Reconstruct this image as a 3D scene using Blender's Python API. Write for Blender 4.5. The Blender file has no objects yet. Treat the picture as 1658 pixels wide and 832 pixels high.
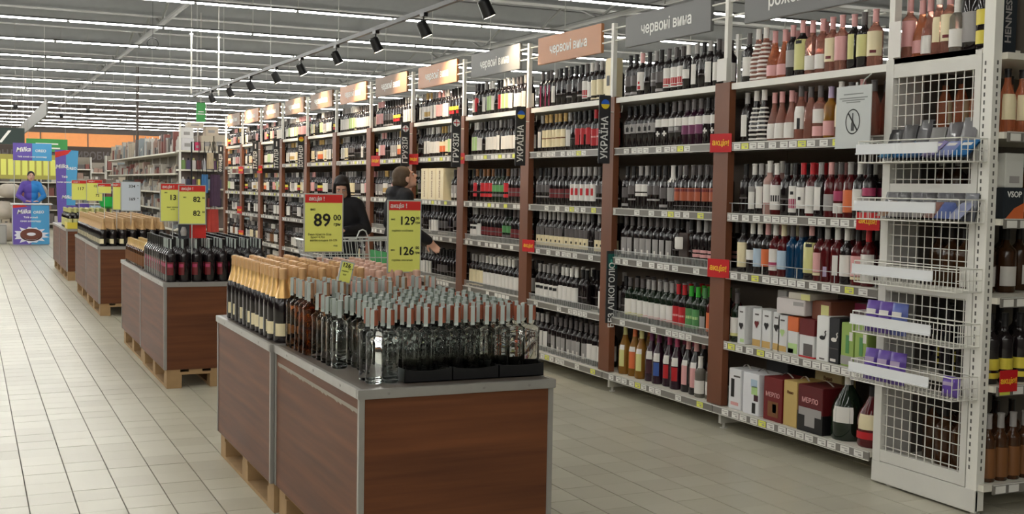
import bpy, bmesh, math, random
from mathutils import Vector, Matrix
random.seed(7)
sc = bpy.context.scene
COL = sc.collection
PI = math.pi
R_ = math.radians

# ------------------------------------------------------------------ camera
cd = bpy.data.cameras.new('camera'); cam = bpy.data.objects.new('camera', cd); COL.objects.link(cam)
cd.sensor_width = 36; cd.lens = 1891.8/1658*36; cd.clip_start = .05; cd.clip_end = 300
yaw, pit, rol, HC = .4359, .0583, .0179, 1.3975
f_ = Vector((math.sin(yaw)*math.cos(pit), math.cos(yaw)*math.cos(pit), -math.sin(pit)))
r_ = Vector((math.cos(yaw), -math.sin(yaw), 0)); u_ = r_.cross(f_)
r2 = r_*math.cos(rol)+u_*math.sin(rol); u2 = -r_*math.sin(rol)+u_*math.cos(rol)
mw = Matrix((r2, u2, -f_)).transposed().to_4x4(); mw.translation = (0, 0, HC)
cam.matrix_world = mw; sc.camera = cam
# ------------------------------------------------------------------ world / exposure
w = bpy.data.worlds.new('world'); sc.world = w; w.use_nodes = True
w.node_tree.nodes['Background'].inputs[0].default_value = (.62, .66, .68, 1)
w.node_tree.nodes['Background'].inputs[1].default_value = .35
sc.view_settings.view_transform = 'Standard'; sc.view_settings.look = 'None'
sc.view_settings.gamma = 1; sc.view_settings.exposure = 1.7
sc.view_settings.use_curve_mapping = False
TUBE = 17.0       # emission of the ceiling tubes
SPOT = 22.0      # watts of each track spot
TUBE_COL = (1, .985, .93)
SPOT_COL = (1, .80, .56)

# gondola frame of reference
XG, Y0, BAY = 4.005, 5.702, 1.33
SH = [.145, .53, .942, 1.278, 1.685, 2.022]

# ------------------------------------------------------------------ materials
MATS = {}
def lin(c): return tuple((v/12.92 if v <= .04045 else ((v+.055)/1.055)**2.4) for v in c)
def M(name, rgb=None, rough=.5, metal=0, trans=0, ior=1.45, emit=None, es=0, coat=0, spec=.5, noise=0, nscale=6, alpha=1):
    if name in MATS: return MATS[name]
    m = bpy.data.materials.new(name); m.use_nodes = True; MATS[name] = m
    nt = m.node_tree; b = nt.nodes['Principled BSDF']
    c = lin([v/255 for v in rgb]) + (1,)
    b.inputs['Base Color'].default_value = c
    b.inputs['Roughness'].default_value = rough; b.inputs['Metallic'].default_value = metal
    b.inputs['Transmission Weight'].default_value = trans; b.inputs['IOR'].default_value = ior
    b.inputs['Coat Weight'].default_value = coat; b.inputs['Specular IOR Level'].default_value = spec
    b.inputs['Alpha'].default_value = alpha
    if emit:
        b.inputs['Emission Color'].default_value = tuple(emit)+(1,); b.inputs['Emission Strength'].default_value = es
    tc = nt.nodes.new('ShaderNodeTexCoord'); nz = nt.nodes.new('ShaderNodeTexNoise'); nz.inputs['Scale'].default_value = nscale
    nt.links.new(tc.outputs['Object'], nz.inputs['Vector'])
    if noise:
        mx = nt.nodes.new('ShaderNodeMix'); mx.data_type = 'RGBA'; mx.blend_type = 'MULTIPLY'
        rp = nt.nodes.new('ShaderNodeMapRange'); rp.inputs['To Min'].default_value = 1-noise; rp.inputs['To Max'].default_value = 1+noise*.4
        nt.links.new(nz.outputs['Fac'], rp.inputs['Value']); nt.links.new(rp.outputs['Result'], mx.inputs['B'])
        mx.inputs['A'].default_value = c; mx.inputs['Factor'].default_value = 1
        nt.links.new(mx.outputs['Result'], b.inputs['Base Color'])
    return m

WHITE = M('white_metal', (214, 212, 205), .45, noise=.06)
POSTW = M('post_white', (226, 224, 216), .4)
SHELFW = M('shelf_white', (222, 218, 205), .4, noise=.05)
GREYM = M('grey_metal', (150, 148, 144), .35, metal=.5)
ALU = M('aluminium_trim', (168, 166, 162), .38, metal=.6, noise=.12, nscale=20)
CHROME = M('chrome_wire', (214, 216, 214), .3, metal=.45)
RAILG = M('price_rail_grey', (122, 118, 112), .3)
RAILW = M('price_rail_lip', (205, 203, 196), .25)
TAGW = M('tag_white', (226, 224, 218), .5)
TAGY = M('tag_yellow', (224, 226, 92), .5)
TAGP = M('tag_print', (160, 156, 152), .6)
BACKP = M('back_panel', (112, 98, 86), .6, noise=.1)
BROWN = M('brown_board', (118, 71, 47), .5, noise=.3, nscale=3)
BLACKP = M('black_plastic', (22, 22, 24), .4)
DARKW = M('sign_dark', (48, 48, 50), .45)
REDS = M('flag_red', (196, 24, 30), .45)
YTXT = M('flag_yellow_text', (240, 190, 50), .5)
WTXT = M('white_text', (240, 240, 236), .5)
BTXT = M('black_text', (18, 18, 16), .6)
GTXT = M('faint_text', (120, 122, 60), .6)
SIGNY = M('sign_yellow', (230, 232, 116), .5)
SIGNW = M('sign_white', (196, 204, 214), .5)
SFRAME = M('sign_frame', (176, 178, 172), .35)
SIGNRED = M('sign_red', (206, 42, 36), .5)
SKIN = M('skin', (205, 160, 138), .5)
BLACKJ = M('black_jacket', (24, 24, 30), .75, noise=.3, nscale=12)
DARKT = M('dark_trousers', (30, 30, 36), .8)
HAIRD = M('dark_hair', (28, 22, 22), .6, noise=.4, nscale=40)
HAIRB = M('brown_hair', (92, 74, 56), .6, noise=.35, nscale=40)
GREENP = M('green_plastic', (30, 150, 70), .4)

def wood_laminate():
    m = bpy.data.materials.new('brown_laminate'); m.use_nodes = True; nt = m.node_tree; b = nt.nodes['Principled BSDF']
    tc = nt.nodes.new('ShaderNodeTexCoord'); mp = nt.nodes.new('ShaderNodeMapping'); mp.inputs['Scale'].default_value = (.45, .45, 10)
    n1 = nt.nodes.new('ShaderNodeTexNoise'); n1.inputs['Scale'].default_value = 2.2; n1.inputs['Detail'].default_value = 6
    rp = nt.nodes.new('ShaderNodeValToRGB')
    rp.color_ramp.elements[0].position = .3; rp.color_ramp.elements[0].color = lin((.33, .195, .125))+(1,)
    rp.color_ramp.elements[1].position = .72; rp.color_ramp.elements[1].color = lin((.45, .27, .165))+(1,)
    nt.links.new(tc.outputs['Object'], mp.inputs['Vector']); nt.links.new(mp.outputs[0], n1.inputs['Vector'])
    nt.links.new(n1.outputs['Fac'], rp.inputs['Fac']); nt.links.new(rp.outputs['Color'], b.inputs['Base Color'])
    b.inputs['Roughness'].default_value = .5; b.inputs['Specular IOR Level'].default_value = .25
    return m
LAM = wood_laminate()
PALW = M('pallet_wood', (170, 138, 98), .75, noise=.35, nscale=9)

def tile_mat(name, grout=False):
    m = bpy.data.materials.new(name); m.use_nodes = True; nt = m.node_tree; b = nt.nodes['Principled BSDF']
    tc = nt.nodes.new('ShaderNodeNewGeometry')
    sub = nt.nodes.new('ShaderNodeVectorMath'); sub.operation = 'SNAP'; sub.inputs[1].default_value = (.19, .19, 1)
    ad = nt.nodes.new('ShaderNodeVectorMath'); ad.operation = 'SUBTRACT'; ad.inputs[1].default_value = (.0345, .03, .5)
    wn = nt.nodes.new('ShaderNodeTexWhiteNoise')
    nz = nt.nodes.new('ShaderNodeTexNoise'); nz.inputs['Scale'].default_value = 1.3; nz.inputs['Detail'].default_value = 5
    nt.links.new(tc.outputs['Position'], ad.inputs[0]); nt.links.new(ad.outputs[0], sub.inputs[0]); nt.links.new(sub.outputs[0], wn.inputs['Vector'])
    nt.links.new(tc.outputs['Position'], nz.inputs['Vector'])
    mm = nt.nodes.new('ShaderNodeMath'); mm.operation = 'MULTIPLY'; mm.inputs[1].default_value = .35
    a2 = nt.nodes.new('ShaderNodeMath'); a2.operation = 'MULTIPLY_ADD'; a2.inputs[1].default_value = .65
    nt.links.new(wn.outputs['Value'], mm.inputs[0]); nt.links.new(nz.outputs['Fac'], a2.inputs[0]); nt.links.new(mm.outputs[0], a2.inputs[2])
    rp = nt.nodes.new('ShaderNodeValToRGB')
    rp.color_ramp.elements[0].position = .2; rp.color_ramp.elements[0].color = lin((.70, .68, .61))+(1,)
    rp.color_ramp.elements[1].position = .85; rp.color_ramp.elements[1].color = lin((.79, .775, .705))+(1,)
    nt.links.new(a2.outputs[0], rp.inputs['Fac']); nt.links.new(rp.outputs['Color'], b.inputs['Base Color'])
    b.inputs['Roughness'].default_value = .32; b.inputs['Specular IOR Level'].default_value = .4
    return m
TILE = tile_mat('floor_tile_beige')
GROUT = M('grout', (112, 106, 96), .8, noise=.2)

# ------------------------------------------------------------------ mesh helpers
class MB:
    def __init__(s): s.v = []; s.f = []; s.m = []
    def add(s, vs, fs, mi=0, T=None):
        o = len(s.v)
        s.v += [tuple(T @ Vector(v)) for v in vs] if T is not None else [tuple(v) for v in vs]
        s.f += [tuple(i+o for i in f) for f in fs]; s.m += [mi]*len(fs); return s
    def box(s, x0, x1, y0, y1, z0, z1, mi=0, T=None):
        return s.add([(x0,y0,z0),(x1,y0,z0),(x1,y1,z0),(x0,y1,z0),(x0,y0,z1),(x1,y0,z1),(x1,y1,z1),(x0,y1,z1)],
                     [(0,3,2,1),(4,5,6,7),(0,1,5,4),(1,2,6,5),(2,3,7,6),(3,0,4,7)], mi, T)
    def tube(s, pts, r, n=6, mi=0, cap=True, T=None):
        pts = [Vector(p) for p in pts]; rings = []; vs = []
        rr = r if isinstance(r, (list, tuple)) else [r]*len(pts)
        for i, p in enumerate(pts):
            d = (pts[min(i+1, len(pts)-1)]-pts[max(i-1, 0)]).normalized()
            a = Vector((0,0,1)) if abs(d.z) < .9 else Vector((1,0,0))
            x = d.cross(a).normalized(); y = d.cross(x).normalized()
            for k in range(n):
                t = 2*PI*k/n+PI/n; vs.append(p+(x*math.cos(t)+y*math.sin(t))*rr[i])
        fs = []
        for i in range(len(pts)-1):
            for k in range(n): fs.append((i*n+k, i*n+(k+1)%n, (i+1)*n+(k+1)%n, (i+1)*n+k))
        if cap: fs.append(tuple(range(n))[::-1]); fs.append(tuple(range((len(pts)-1)*n, len(pts)*n)))
        return s.add(vs, fs, mi, T)
    def lathe(s, prof, n=16, c=(0,0,0), mi=0, a0=0, a1=2*PI, capb=True, capt=True, T=None):
        full = abs(a1-a0-2*PI) < 1e-6; k_ = n if full else n+1; vs = []
        for (r, z) in prof:
            for k in range(k_):
                t = a0+(a1-a0)*k/n; vs.append((c[0]+r*math.cos(t), c[1]+r*math.sin(t), c[2]+z))
        fs = []
        for i in range(len(prof)-1):
            for k in range(n):
                k2 = (k+1) % k_ if full else k+1
                fs.append((i*k_+k, i*k_+k2, (i+1)*k_+k2, (i+1)*k_+k))
        if full and capb: fs.append(tuple(range(n))[::-1])
        if full and capt: fs.append(tuple(range((len(prof)-1)*n, len(prof)*n)))
        return s.add(vs, fs, mi, T)
    def mesh(s, name, mats, smooth=False):
        me = bpy.data.meshes.new(name); me.from_pydata(s.v, [], s.f)
        for m in (mats if isinstance(mats, (list, tuple)) else [mats]): me.materials.append(m)
        me.polygons.foreach_set('material_index', s.m)
        if smooth:
            me.polygons.foreach_set('use_smooth', [True]*len(s.f))
            try: me.set_sharp_from_angle(angle=R_(40))
            except Exception: pass
        me.update(); return me
    def build(s, name, mats, parent=None, smooth=False, loc=(0,0,0)):
        return link(name, s.mesh(name, mats, smooth), parent, loc)
def link(name, data, parent=None, loc=(0,0,0), rot=None):
    o = bpy.data.objects.new(name, data); COL.objects.link(o); o.location = loc
    if rot: o.rotation_euler = rot
    if parent: o.parent = parent
    return o
def tag(o, label=None, cat=None, group=None, kind=None):
    if label:
        o['label'] = label
        n = len(label.split())
        if not 4 <= n <= 16: print('LABELLEN', n, label)
    if cat: o['category'] = cat
    if group: o['group'] = group
    if kind: o['kind'] = kind
    return o
def thing(name, label, cat, loc=(0,0,0), rz=0, group=None):
    o = bpy.data.objects.new(name, None); COL.objects.link(o); o.location = loc; o.rotation_euler = (0,0,rz)
    o.empty_display_size = .05
    return tag(o, label, cat, group)
def box(name, x0, x1, y0, y1, z0, z1, mat, parent=None, bev=0):
    if bev:
        bm = bmesh.new(); bmesh.ops.create_cube(bm, size=1)
        for v in bm.verts: v.co = Vector(((x0+x1)/2+v.co.x*(x1-x0), (y0+y1)/2+v.co.y*(y1-y0), (z0+z1)/2+v.co.z*(z1-z0)))
        bmesh.ops.bevel(bm, geom=bm.edges[:], offset=bev, segments=2, affect='EDGES')
        me = bpy.data.meshes.new(name); bm.to_mesh(me); bm.free(); me.materials.append(mat)
        return link(name, me, parent)
    return MB().box(x0,x1,y0,y1,z0,z1).build(name, mat, parent)
_txt = {}
TMP = bpy.data.scenes.new('conversion')
def to_mesh(o):
    TMP.collection.objects.link(o); vl = TMP.view_layers[0]; vl.update()
    dg = vl.depsgraph; dg.update()
    me = bpy.data.meshes.new_from_object(o.evaluated_get(dg), depsgraph=dg)
    bpy.data.objects.remove(o); return me
def txt_mesh(s, size, mat, shear=0, ext=.0006, squeeze=1):
    k = (s, size, mat.name, shear, squeeze)
    if k in _txt: return _txt[k]
    c = bpy.data.curves.new('t', 'FONT'); c.body = s; c.size = size; c.extrude = ext; c.resolution_u = 2; c.shear = shear; c.offset = size*.018
    c.align_x = 'CENTER'; c.align_y = 'CENTER'
    me = to_mesh(bpy.data.objects.new('t', c)); bpy.data.curves.remove(c)
    if squeeze != 1:
        for v in me.vertices: v.co.x *= squeeze
    me.materials.clear(); me.materials.append(mat); _txt[k] = me
    return me
FACE = {'-Y': (PI/2, 0, 0), '-X': (PI/2, 0, -PI/2)}
def txt(s, size, mat, parent, loc, face='-Y', name='lettering', roll=0, shear=0, squeeze=1):
    me = txt_mesh(s, size, mat, shear, squeeze=squeeze)
    o = link(name, me, parent, loc)
    base = Matrix.Rotation(PI/2, 4, 'X')
    if face == '-X': base = Matrix.Rotation(-PI/2, 4, 'Z') @ base
    if roll: base = base @ Matrix.Rotation(roll, 4, 'Z')
    o.rotation_euler = base.to_euler()
    return o
ORD = ['zero','first','second','third','fourth','fifth','sixth','seventh','eighth','ninth','tenth','eleventh','twelfth','thirteenth','fourteenth','fifteenth','sixteenth','seventeenth','eighteenth']

# ================================================================== THE SETTING
fl = MB()
fl.box(-30, 40, -8, 72, -.3, -.006, 0)
floor = fl.build('floor', [GROUT]); floor['kind'] = 'structure'
# far and side floor beyond the tiles that can be told apart
ff = MB(); ff.box(-30, -3.005, -8, 72, -.0055, -.001); ff.box(4.405, 40, -8, 72, -.0055, -.001); ff.box(-3.0, 4.4, 33.3, 72, -.0055, -.001); ff.box(-3, 4.4, -8, .97, -.0055, -.001)
o = ff.build('far_tiling', [TILE], floor); o['kind'] = 'stuff'
# tiles
def in_view(x, y, z=0):
    d = Vector((x, y, z-HC)); zc = d.dot(f_)
    if zc < .1: return False
    u = 829+1891.8*d.dot(r2)/zc; v = 416-1891.8*d.dot(u2)/zc
    if x > 1.15 and x < 2.15 and y > 3.5 and y < 16: return False
    if x > 3.9: return False
    return -20 < u < 1680 and v < 850
tl = []
x = .0345-.19*16
while x < 4.4:
    y = .98
    while y < 33.2:
        tl.append((x, y)); y += .19
    x += .19
vis = sorted([t for t in tl if in_view(t[0]+.095, t[1]+.095)], key=lambda t: t[0]**2+t[1]**2)[:298]
vs_ = set(vis)
tmb = MB().box(.0028, .1872, .0012, .1888, -.0058, 0); tme = tmb.mesh('tile', TILE)
for t in vis: link('tile', tme, floor, (t[0], t[1], random.uniform(-.0006, .0004)))
rest = MB()
for t in tl:
    if t in vs_: continue
    X, Y = t
    rest.add([(X+.0028,Y+.0012,0),(X+.1872,Y+.0012,0),(X+.1872,Y+.1888,0),(X+.0028,Y+.1888,0),(X+.0028,Y+.0012,-.006),(X+.1872,Y+.0012,-.006),(X+.1872,Y+.1888,-.006),(X+.0028,Y+.1888,-.006)],
             [(0,1,2,3),(0,4,5,1),(1,5,6,2),(2,6,7,3),(3,7,4,0)])
o = rest.build('tile', [TILE], floor); o['kind'] = 'stuff'

# roof: corrugated deck + purlins + beams
ROOF = M('roof_deck_grey', (150, 151, 150), .7, noise=.15, nscale=.6)
PURL = M('purlin_grey', (144, 145, 144), .6, noise=.1)
rf = MB(); y = -8; ZR = 5.6
while y < 72:
    for (a, b, za, zb) in ((0,.12,0,0),(.12,.16,0,.06),(.16,.28,.06,.06),(.28,.32,.06,0)):
        rf.add([(-30,y+a,ZR+za),(40,y+a,ZR+za),(40,y+b,ZR+zb),(-30,y+b,ZR+zb)], [(0,1,2,3)])
    y += .32
ceiling = rf.build('ceiling', [ROOF]); ceiling['kind'] = 'structure'
box('roof_cap', -30, 40, -8, 72, ZR+.12, ZR+.2, ROOF, ceiling)
y = -6
i = 0
while y < 70:
    p = MB(); p.box(-30, 40, y, y+.16, 5.18, 5.58); p.box(-30, 40, y-.07, y+.23, 5.16, 5.19)
    p.build('roof_beam', PURL, ceiling); y += 3.07
for x in (-14, -6, 4.0, 12, 20, 28):
    p = MB(); p.tube([(x, -8, 4.98), (x, 72, 4.98)], .06, 8)
    y = -6
    while y < 66:
        p.tube([(x, y, 4.98), (x+.02, y+1.5, 5.5)], .03, 5); p.tube([(x, y+3.07, 4.98), (x+.02, y+1.57, 5.5)], .03, 5); y += 3.07
    p.build('roof_truss', M('truss_grey', (138, 139, 137), .6), ceiling)
# walls
WALLP = M('wall_paint_dark', (92, 86, 82), .8, noise=.2)
ORNG = M('wall_band_orange', (226, 148, 88), .6, noise=.08)
WALLG = M('wall_grey', (150, 148, 142), .8, noise=.1)
def struct(o): o['kind'] = 'structure'; return o
struct(box('wall_far', -30, 40, 62, 62.3, 0, 5.7, WALLP))
band = struct(box('trim_1', -30, 14, 61.9, 62, 2.95, 3.75, ORNG))
for x in (1, 3.2, 5.4, 7.6): box('band_joint', x, x+.05, 61.86, 61.9, 2.95, 3.75, WALLP, band)
struct(box('wall_right', 40, 40.3, -8, 72, 0, 5.7, WALLG)); struct(box('wall_left', -30.3, -30, -8, 72, 0, 5.7, WALLG))
struct(box('wall_back', -30, 40, -8.3, -8, 0, 5.7, WALLG))

# ================================================================== CEILING TUBES
TUBEM = M('lamp_tube', (255, 255, 250), .5, emit=TUBE_COL, es=TUBE)
HOUS = M('lamp_housing', (84, 84, 84), .6)
tube_me = MB().box(.02, 1.47, -.019, .019, -.02, 0).mesh('tube', TUBEM)
rowsY = [17.4+3.07*k for k in range(-8, 15)]
vis_n = 0
for i, y in enumerate(sorted(rowsY, key=lambda v: abs(v-17.4))):
    x0, x1 = (-15, 27) if y > 13 else (-15, 3.0)
    n = int((x1-x0)/1.5)
    lab = None
    k = round((y-17.4)/3.07)
    if k >= 0: lab = ('nearest row of white tube lamps across the ceiling' if k == 0 else
                      '%s nearest row of white tube lamps across the ceiling' % ORD[k+1])
    else: lab = 'row of white tube lamps overhead, number %s out of view' % ORD[-k]
    t = thing('lamp_row', lab, 'ceiling lamp', (x0, y, 4.0), 0, 'rows of ceiling tube lamps')
    MB().box(0, n*1.5, -.02, .02, 0.001, .03).build('trunking', HOUS, t)
    if 0 <= k <= 7:
        far = MB()
        for j in range(n):
            X = x0+j*1.5
            if in_view_t(X+.75, y) if False else (-1.5 < X < 27 and vis_n < 300 and k <= 7): link('tube', tube_me, t, (j*1.5, 0, 0)); vis_n += 1
            else: far.box(j*1.5+.02, j*1.5+1.47, -.019, .019, -.02, 0)
        if far.v: far.build('tube', TUBEM, t)['kind'] = 'stuff'
    else:
        far = MB()
        for j in range(n): far.box(j*1.5+.02, j*1.5+1.47, -.019, .019, -.02, 0)
        far.build('tube', TUBEM, t)['kind'] = 'stuff'
    wr = MB()
    for X in range(1, n, 3): wr.box(X*1.5-.006, X*1.5+.006, -.006, .006, .05, 1.17)
    wr.build('hanger_wire', M('hanger', (176, 176, 172), .5), t)['kind'] = 'stuff'

# ================================================================== TRACK LIGHTS
tr = thing('light_track', 'long black ceiling track running above the wine aisle', 'track', (3.715, 6.0, 2.95))
MB().box(-.02, .02, 0, 15.8, 0, .04).build('rail', M('track_metal', (44, 44, 46), .5), tr)
for y in (.8, 3.4, 6.6, 9.8, 13, 15.4): MB().box(-.004, .004, y, y+.008, .04, 2.2).build('hanger_wire', M('hanger', (176, 176, 172), .5), tr)
LENS = M('spot_lens', (255, 240, 210), .3, emit=(1, .85, .6), es=6)
spY = [8.55, 9.94, 11.3, 12.68, 14.2, 15.5, 17.05, 18.5, 20.0]
for i, y in enumerate(spY):
    s = thing('track_spot', ('black track spotlight hanging above the aisle, %s from the camera' % ORD[i+1]), 'spotlight', (3.715, y, 2.95), 0, 'spotlights on the ceiling track')
    tilt = Matrix.Rotation(R_(0), 4, 'Z')
    MB().box(-.02, .02, -.05, .05, -.03, 0).tube([(0,0,-.03), (0,0,-.09)], .008, 6).build('mount', BLACKP, s)
    d = Vector((.45, 0, -.9)).normalized()
    c = Vector((0, 0, -.13)); a = c-d*.07; b = c+d*.075
    MB().tube([a, a+d*.015, b-d*.03, b], [.03, .047, .052, .056], 14).build('housing', BLACKP, s, True)
    MB().tube([b+d*.0005, b+d*.003], .045, 14).build('lens', LENS if i >= 0 else BLACKP, s)
    ld = bpy.data.lights.new('spot_beam', 'SPOT'); ld.energy = SPOT; ld.color = SPOT_COL; ld.spot_size = R_(95); ld.spot_blend = .8; ld.shadow_soft_size = .05
    lo = link('spot_beam', ld, s, b+d*.02); lo.rotation_euler = d.to_track_quat('-Z', 'Y').to_euler()

# ================================================================== BOTTLE KIT
GL = {
 'dk': M('glass_dark', (26, 20, 22), .08, spec=.7), 'gr': M('glass_green_dark', (20, 34, 22), .08, spec=.7),
 'ro': M('glass_rose', (216, 152, 134), .08, trans=.75, ior=1.33), 'pk': M('glass_pink', (206, 140, 130), .08, trans=.7, ior=1.33),
 'am': M('glass_amber', (168, 118, 48), .08, trans=.4, ior=1.33), 'rd': M('glass_red', (92, 22, 26), .08, trans=.2),
 'bl': M('glass_blue', (18, 62, 98), .08, trans=.2), 'pp': M('glass_purple', (44, 18, 34), .08), 'cl': M('glass_pale', (176, 170, 158), .06, trans=.7, ior=1.33),
 'bw': M('glass_brown', (72, 44, 24), .08, trans=.2), 'fr': M('glass_frosted', (170, 132, 124), .45), 'or': M('glass_orange', (222, 136, 96), .1, trans=.65, ior=1.33)}
CC = {'k': (24,22,24), 'w': (222,218,212), 'g': (92,86,86), 'lg': (156,152,150), 'p': (216,160,158), 'r': (184,32,40), 'gd': (192,158,96),
      'gn': (56,168,52), 'y': (206,202,136), 'od': (168,84,54), 'o': (214,110,62), 'c': (228,214,176), 'v': (112,48,88), 'lv': (178,160,190), 'bl': (60,90,160),
      'lb': (176,196,214), 'lgn': (176,206,140), 'mg': (168,60,96), 'dr': (104,26,30), 'br': (120,76,40), 'dp': (64,26,40), 'yy': (218,200,70), 'mgn': (84,140,84)}
def CM(c): return M('paint_'+c, CC[c], .42)
def profile(shape, H, R):
    if shape == 'bdx': p = [(R*.9,0),(R,.006),(R,.62*H),(R*.93,.655*H),(R*.62,.70*H),(R*.42,.735*H),(.0145,.78*H),(.0138,.97*H),(.0155,.975*H),(.0155,H)]
    elif shape == 'bur': p = [(R*.9,0),(R,.006),(R,.50*H),(R*.9,.58*H),(R*.62,.68*H),(R*.42,.76*H),(.0145,.83*H),(.0138,.97*H),(.0155,.975*H),(.0155,H)]
    elif shape == 'chp': p = [(R*.9,0),(R,.008),(R,.46*H),(R*.93,.54*H),(R*.7,.64*H),(R*.47,.74*H),(.0150,.85*H),(.0145,.95*H),(.016,.96*H),(.015,H)]
    elif shape == 'vod': p = [(R*.86,0),(R,.004),(R,.03),(R*.955,.036),(R*.955,.60*H),(R,.61*H),(R,.655*H),(R*.9,.685*H),(R*.5,.715*H),(.0125,.735*H),(.0115,.96*H),(.0125,.965*H),(.0125,H)]
    elif shape == 'per': p = [(R*.8,0),(R,.01),(R*1.02,.25*H),(R*.92,.42*H),(R*.6,.58*H),(R*.36,.72*H),(.0145,.82*H),(.0138,.97*H),(.016,H)]
    elif shape == 'stp': p = [(R*.95,0),(R*1.05,.01),(R*1.05,.3*H),(R*.8,.52*H),(R*.55,.66*H),(.016,.78*H),(.014,.97*H),(.016,H)]
    elif shape == 'jar': p = [(R*.9,0),(R,.006),(R,.6*H),(R*.9,.7*H),(R*.55,.78*H),(.018,.84*H),(.018,H)]
    elif shape == 'jug': p = [(R*.9,0),(R,.012),(R,.45*H),(R*.85,.58*H),(R*.5,.72*H),(.022,.82*H),(.02,.97*H),(.022,H)]
    return p
def rad_at(prof, z):
    for (a, za), (b, zb) in zip(prof, prof[1:]):
        if za <= z <= zb: return a+(b-a)*(z-za)/max(zb-za, 1e-6)
    return prof[-1][0]
# design: shape, H, R, glass, capsule colour, capsule start (share of H), patches [(z0,z1 share, half angle deg, colour)], words
D = {}
def dz(k, shape, H, R, g, cap, cs, pt, words): D[k] = (shape, H, R, g, cap, cs, pt, words)
b = ('bdx', .285, .036)
dz('wl',  *b,'dk','g',.78,[(.14,.52,75,'w')],'black wine bottle with white label')
dz('wlw', *b,'dk','w',.78,[(.14,.52,75,'w')],'white-capped wine bottle with white label')
dz('wn',  *b,'dk','lg',.78,[(.12,.55,32,'w')],'dark bottle with narrow white label')
dz('gl',  *b,'dk','k',.78,[(.26,.5,62,'g'),(.06,.12,62,'lg')],'black bottle with grey label')
dz('gl2', *b,'dk','lg',.78,[(.2,.5,55,'g'),(.3,.34,56,'lg')],'black bottle with framed grey label')
dz('dk',  *b,'dk','k',.78,[(.3,.33,40,'g')],'plain black wine bottle')
dz('dkp', *b,'dk','g',.78,[(.05,.6,8,'mg')],'black bottle with thin purple stripe')
dz('rds', *b,'dk','p',.78,[(.14,.56,75,'w'),(.16,.24,20,'r'),(.28,.34,12,'r')],'black bottle with red-dotted white label')
dz('cit', *b,'dk','g',.78,[(.12,.56,78,'w'),(.2,.33,60,'r'),(.15,.18,40,'r')],'bottle with white-red picture label')
dz('pom', 'bdx',.28,.037,'dk','k',.78,[(.34,.56,80,'lg'),(.38,.48,16,'k'),(.48,.51,5,'k')],'black bottle with dark drop label')
dz('str', 'bdx',.28,.037,'dk','k',.78,[(.44,.62,80,'w'),(.27,.31,22,'w'),(.23,.35,8,'w')],'black bottle with white star label')
dz('wgr', 'bdx',.28,.037,'dk','g',.78,[(.44,.62,80,'w'),(.3,.44,80,'g'),(.34,.42,30,'lg')],'black bottle with white-grey label')
dz('wpu', 'bdx',.28,.037,'pp','g',.78,[(.44,.62,80,'w'),(.24,.44,80,'v')],'purple bottle with white-topped label')
dz('wbd', *b,'dk','lg',.78,[(.4,.57,80,'w'),(.3,.37,80,'w')],'black bottle with double white bands')
dz('grs', *b,'dk','k',.78,[(.2,.24,70,'lg'),(.34,.54,48,'g')],'black bottle with small grey label')
dz('org', *b,'dk','g',.78,[(.22,.5,48,'od'),(.42,.48,50,'dr'),(.1,.12,70,'g')],'black bottle with orange figure label')
dz('wco', *b,'dk','w',.62,[(.2,.5,60,'lg')],'black bottle with white collar')
dz('gst', *b,'dk','g',.78,[(.1,.5,36,'lg'),(.1,.24,10,'w')],'slim black bottle with grey label')
dz('psc', *b,'dk','lg',.74,[(.3,.36,75,'p'),(.2,.27,75,'p')],'black bottle with pink script label')
dz('wye', *b,'gr','g',.78,[(.18,.5,78,'w'),(.12,.18,78,'y')],'wine bottle with white-yellow label')
dz('wpi', *b,'gr','lg',.78,[(.18,.5,72,'w'),(.13,.18,72,'p')],'wine bottle with white-pink label')
dz('red', *b,'dk','r',.78,[(.1,.52,75,'r'),(.3,.34,40,'p')],'red-capped bottle with red label')
dz('grn', *b,'gr','gn',.78,[(.1,.52,75,'mgn'),(.3,.36,40,'lgn')],'green-capped bottle with green label')
dz('gnd', *b,'gr','mgn',.78,[(.14,.4,30,'lg')],'dark green bottle with pale label')
B_ = ('bur', .335, .045)
dz('bay', *B_,'am','y',.80,[(.16,.6,26,'y'),(.5,.6,27,'w')],'tall amber bottle with yellow label')
dz('bao', *B_,'am','o',.80,[(.16,.6,30,'o'),(.5,.6,31,'w')],'tall amber bottle with orange label')
dz('bpk', *B_,'pp','v',.80,[(.44,.6,28,'w'),(.16,.42,26,'dp')],'tall purple bottle with white neck label')
dz('bbl', *B_,'pp','v',.80,[(.44,.6,28,'w'),(.16,.42,26,'bl')],'tall purple bottle with blue label')
dz('brd', *B_,'pp','mg',.80,[(.44,.6,28,'w'),(.16,.42,26,'r')],'tall purple bottle with red label')
dz('bpw', *B_,'dk','p',.80,[(.14,.6,26,'p'),(.5,.6,27,'w')],'tall dark bottle with pale pink label')
dz('sml', 'bdx',.25,.034,'cl','w',.72,[(.1,.42,78,'w')],'short clear bottle with white label')
dz('crm', *b,'dk','gd',.78,[(.12,.58,80,'c'),(.34,.37,60,'br')],'black bottle with wide cream label')
dz('rr',  *b,'dk','k',.78,[(.14,.56,30,'r'),(.4,.54,50,'r')],'black bottle with red letter label')
dz('rw',  *b,'dk','lg',.78,[(.14,.56,72,'w'),(.28,.46,20,'r')],'black bottle with red spot label')
dz('drd', *b,'dk','g',.78,[(.2,.44,50,'dr'),(.3,.33,52,'g')],'black bottle with dark red label')
dz('zig', *b,'dk','lg',.78,[(.08,.36,80,'c'),(.36,.58,34,'g'),(.2,.26,10,'k')],'black bottle with cream scalloped label')
dz('scr', *b,'dk','lg',.78,[(.12,.48,78,'w'),(.34,.42,30,'k')],'black bottle with white script label')
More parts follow.
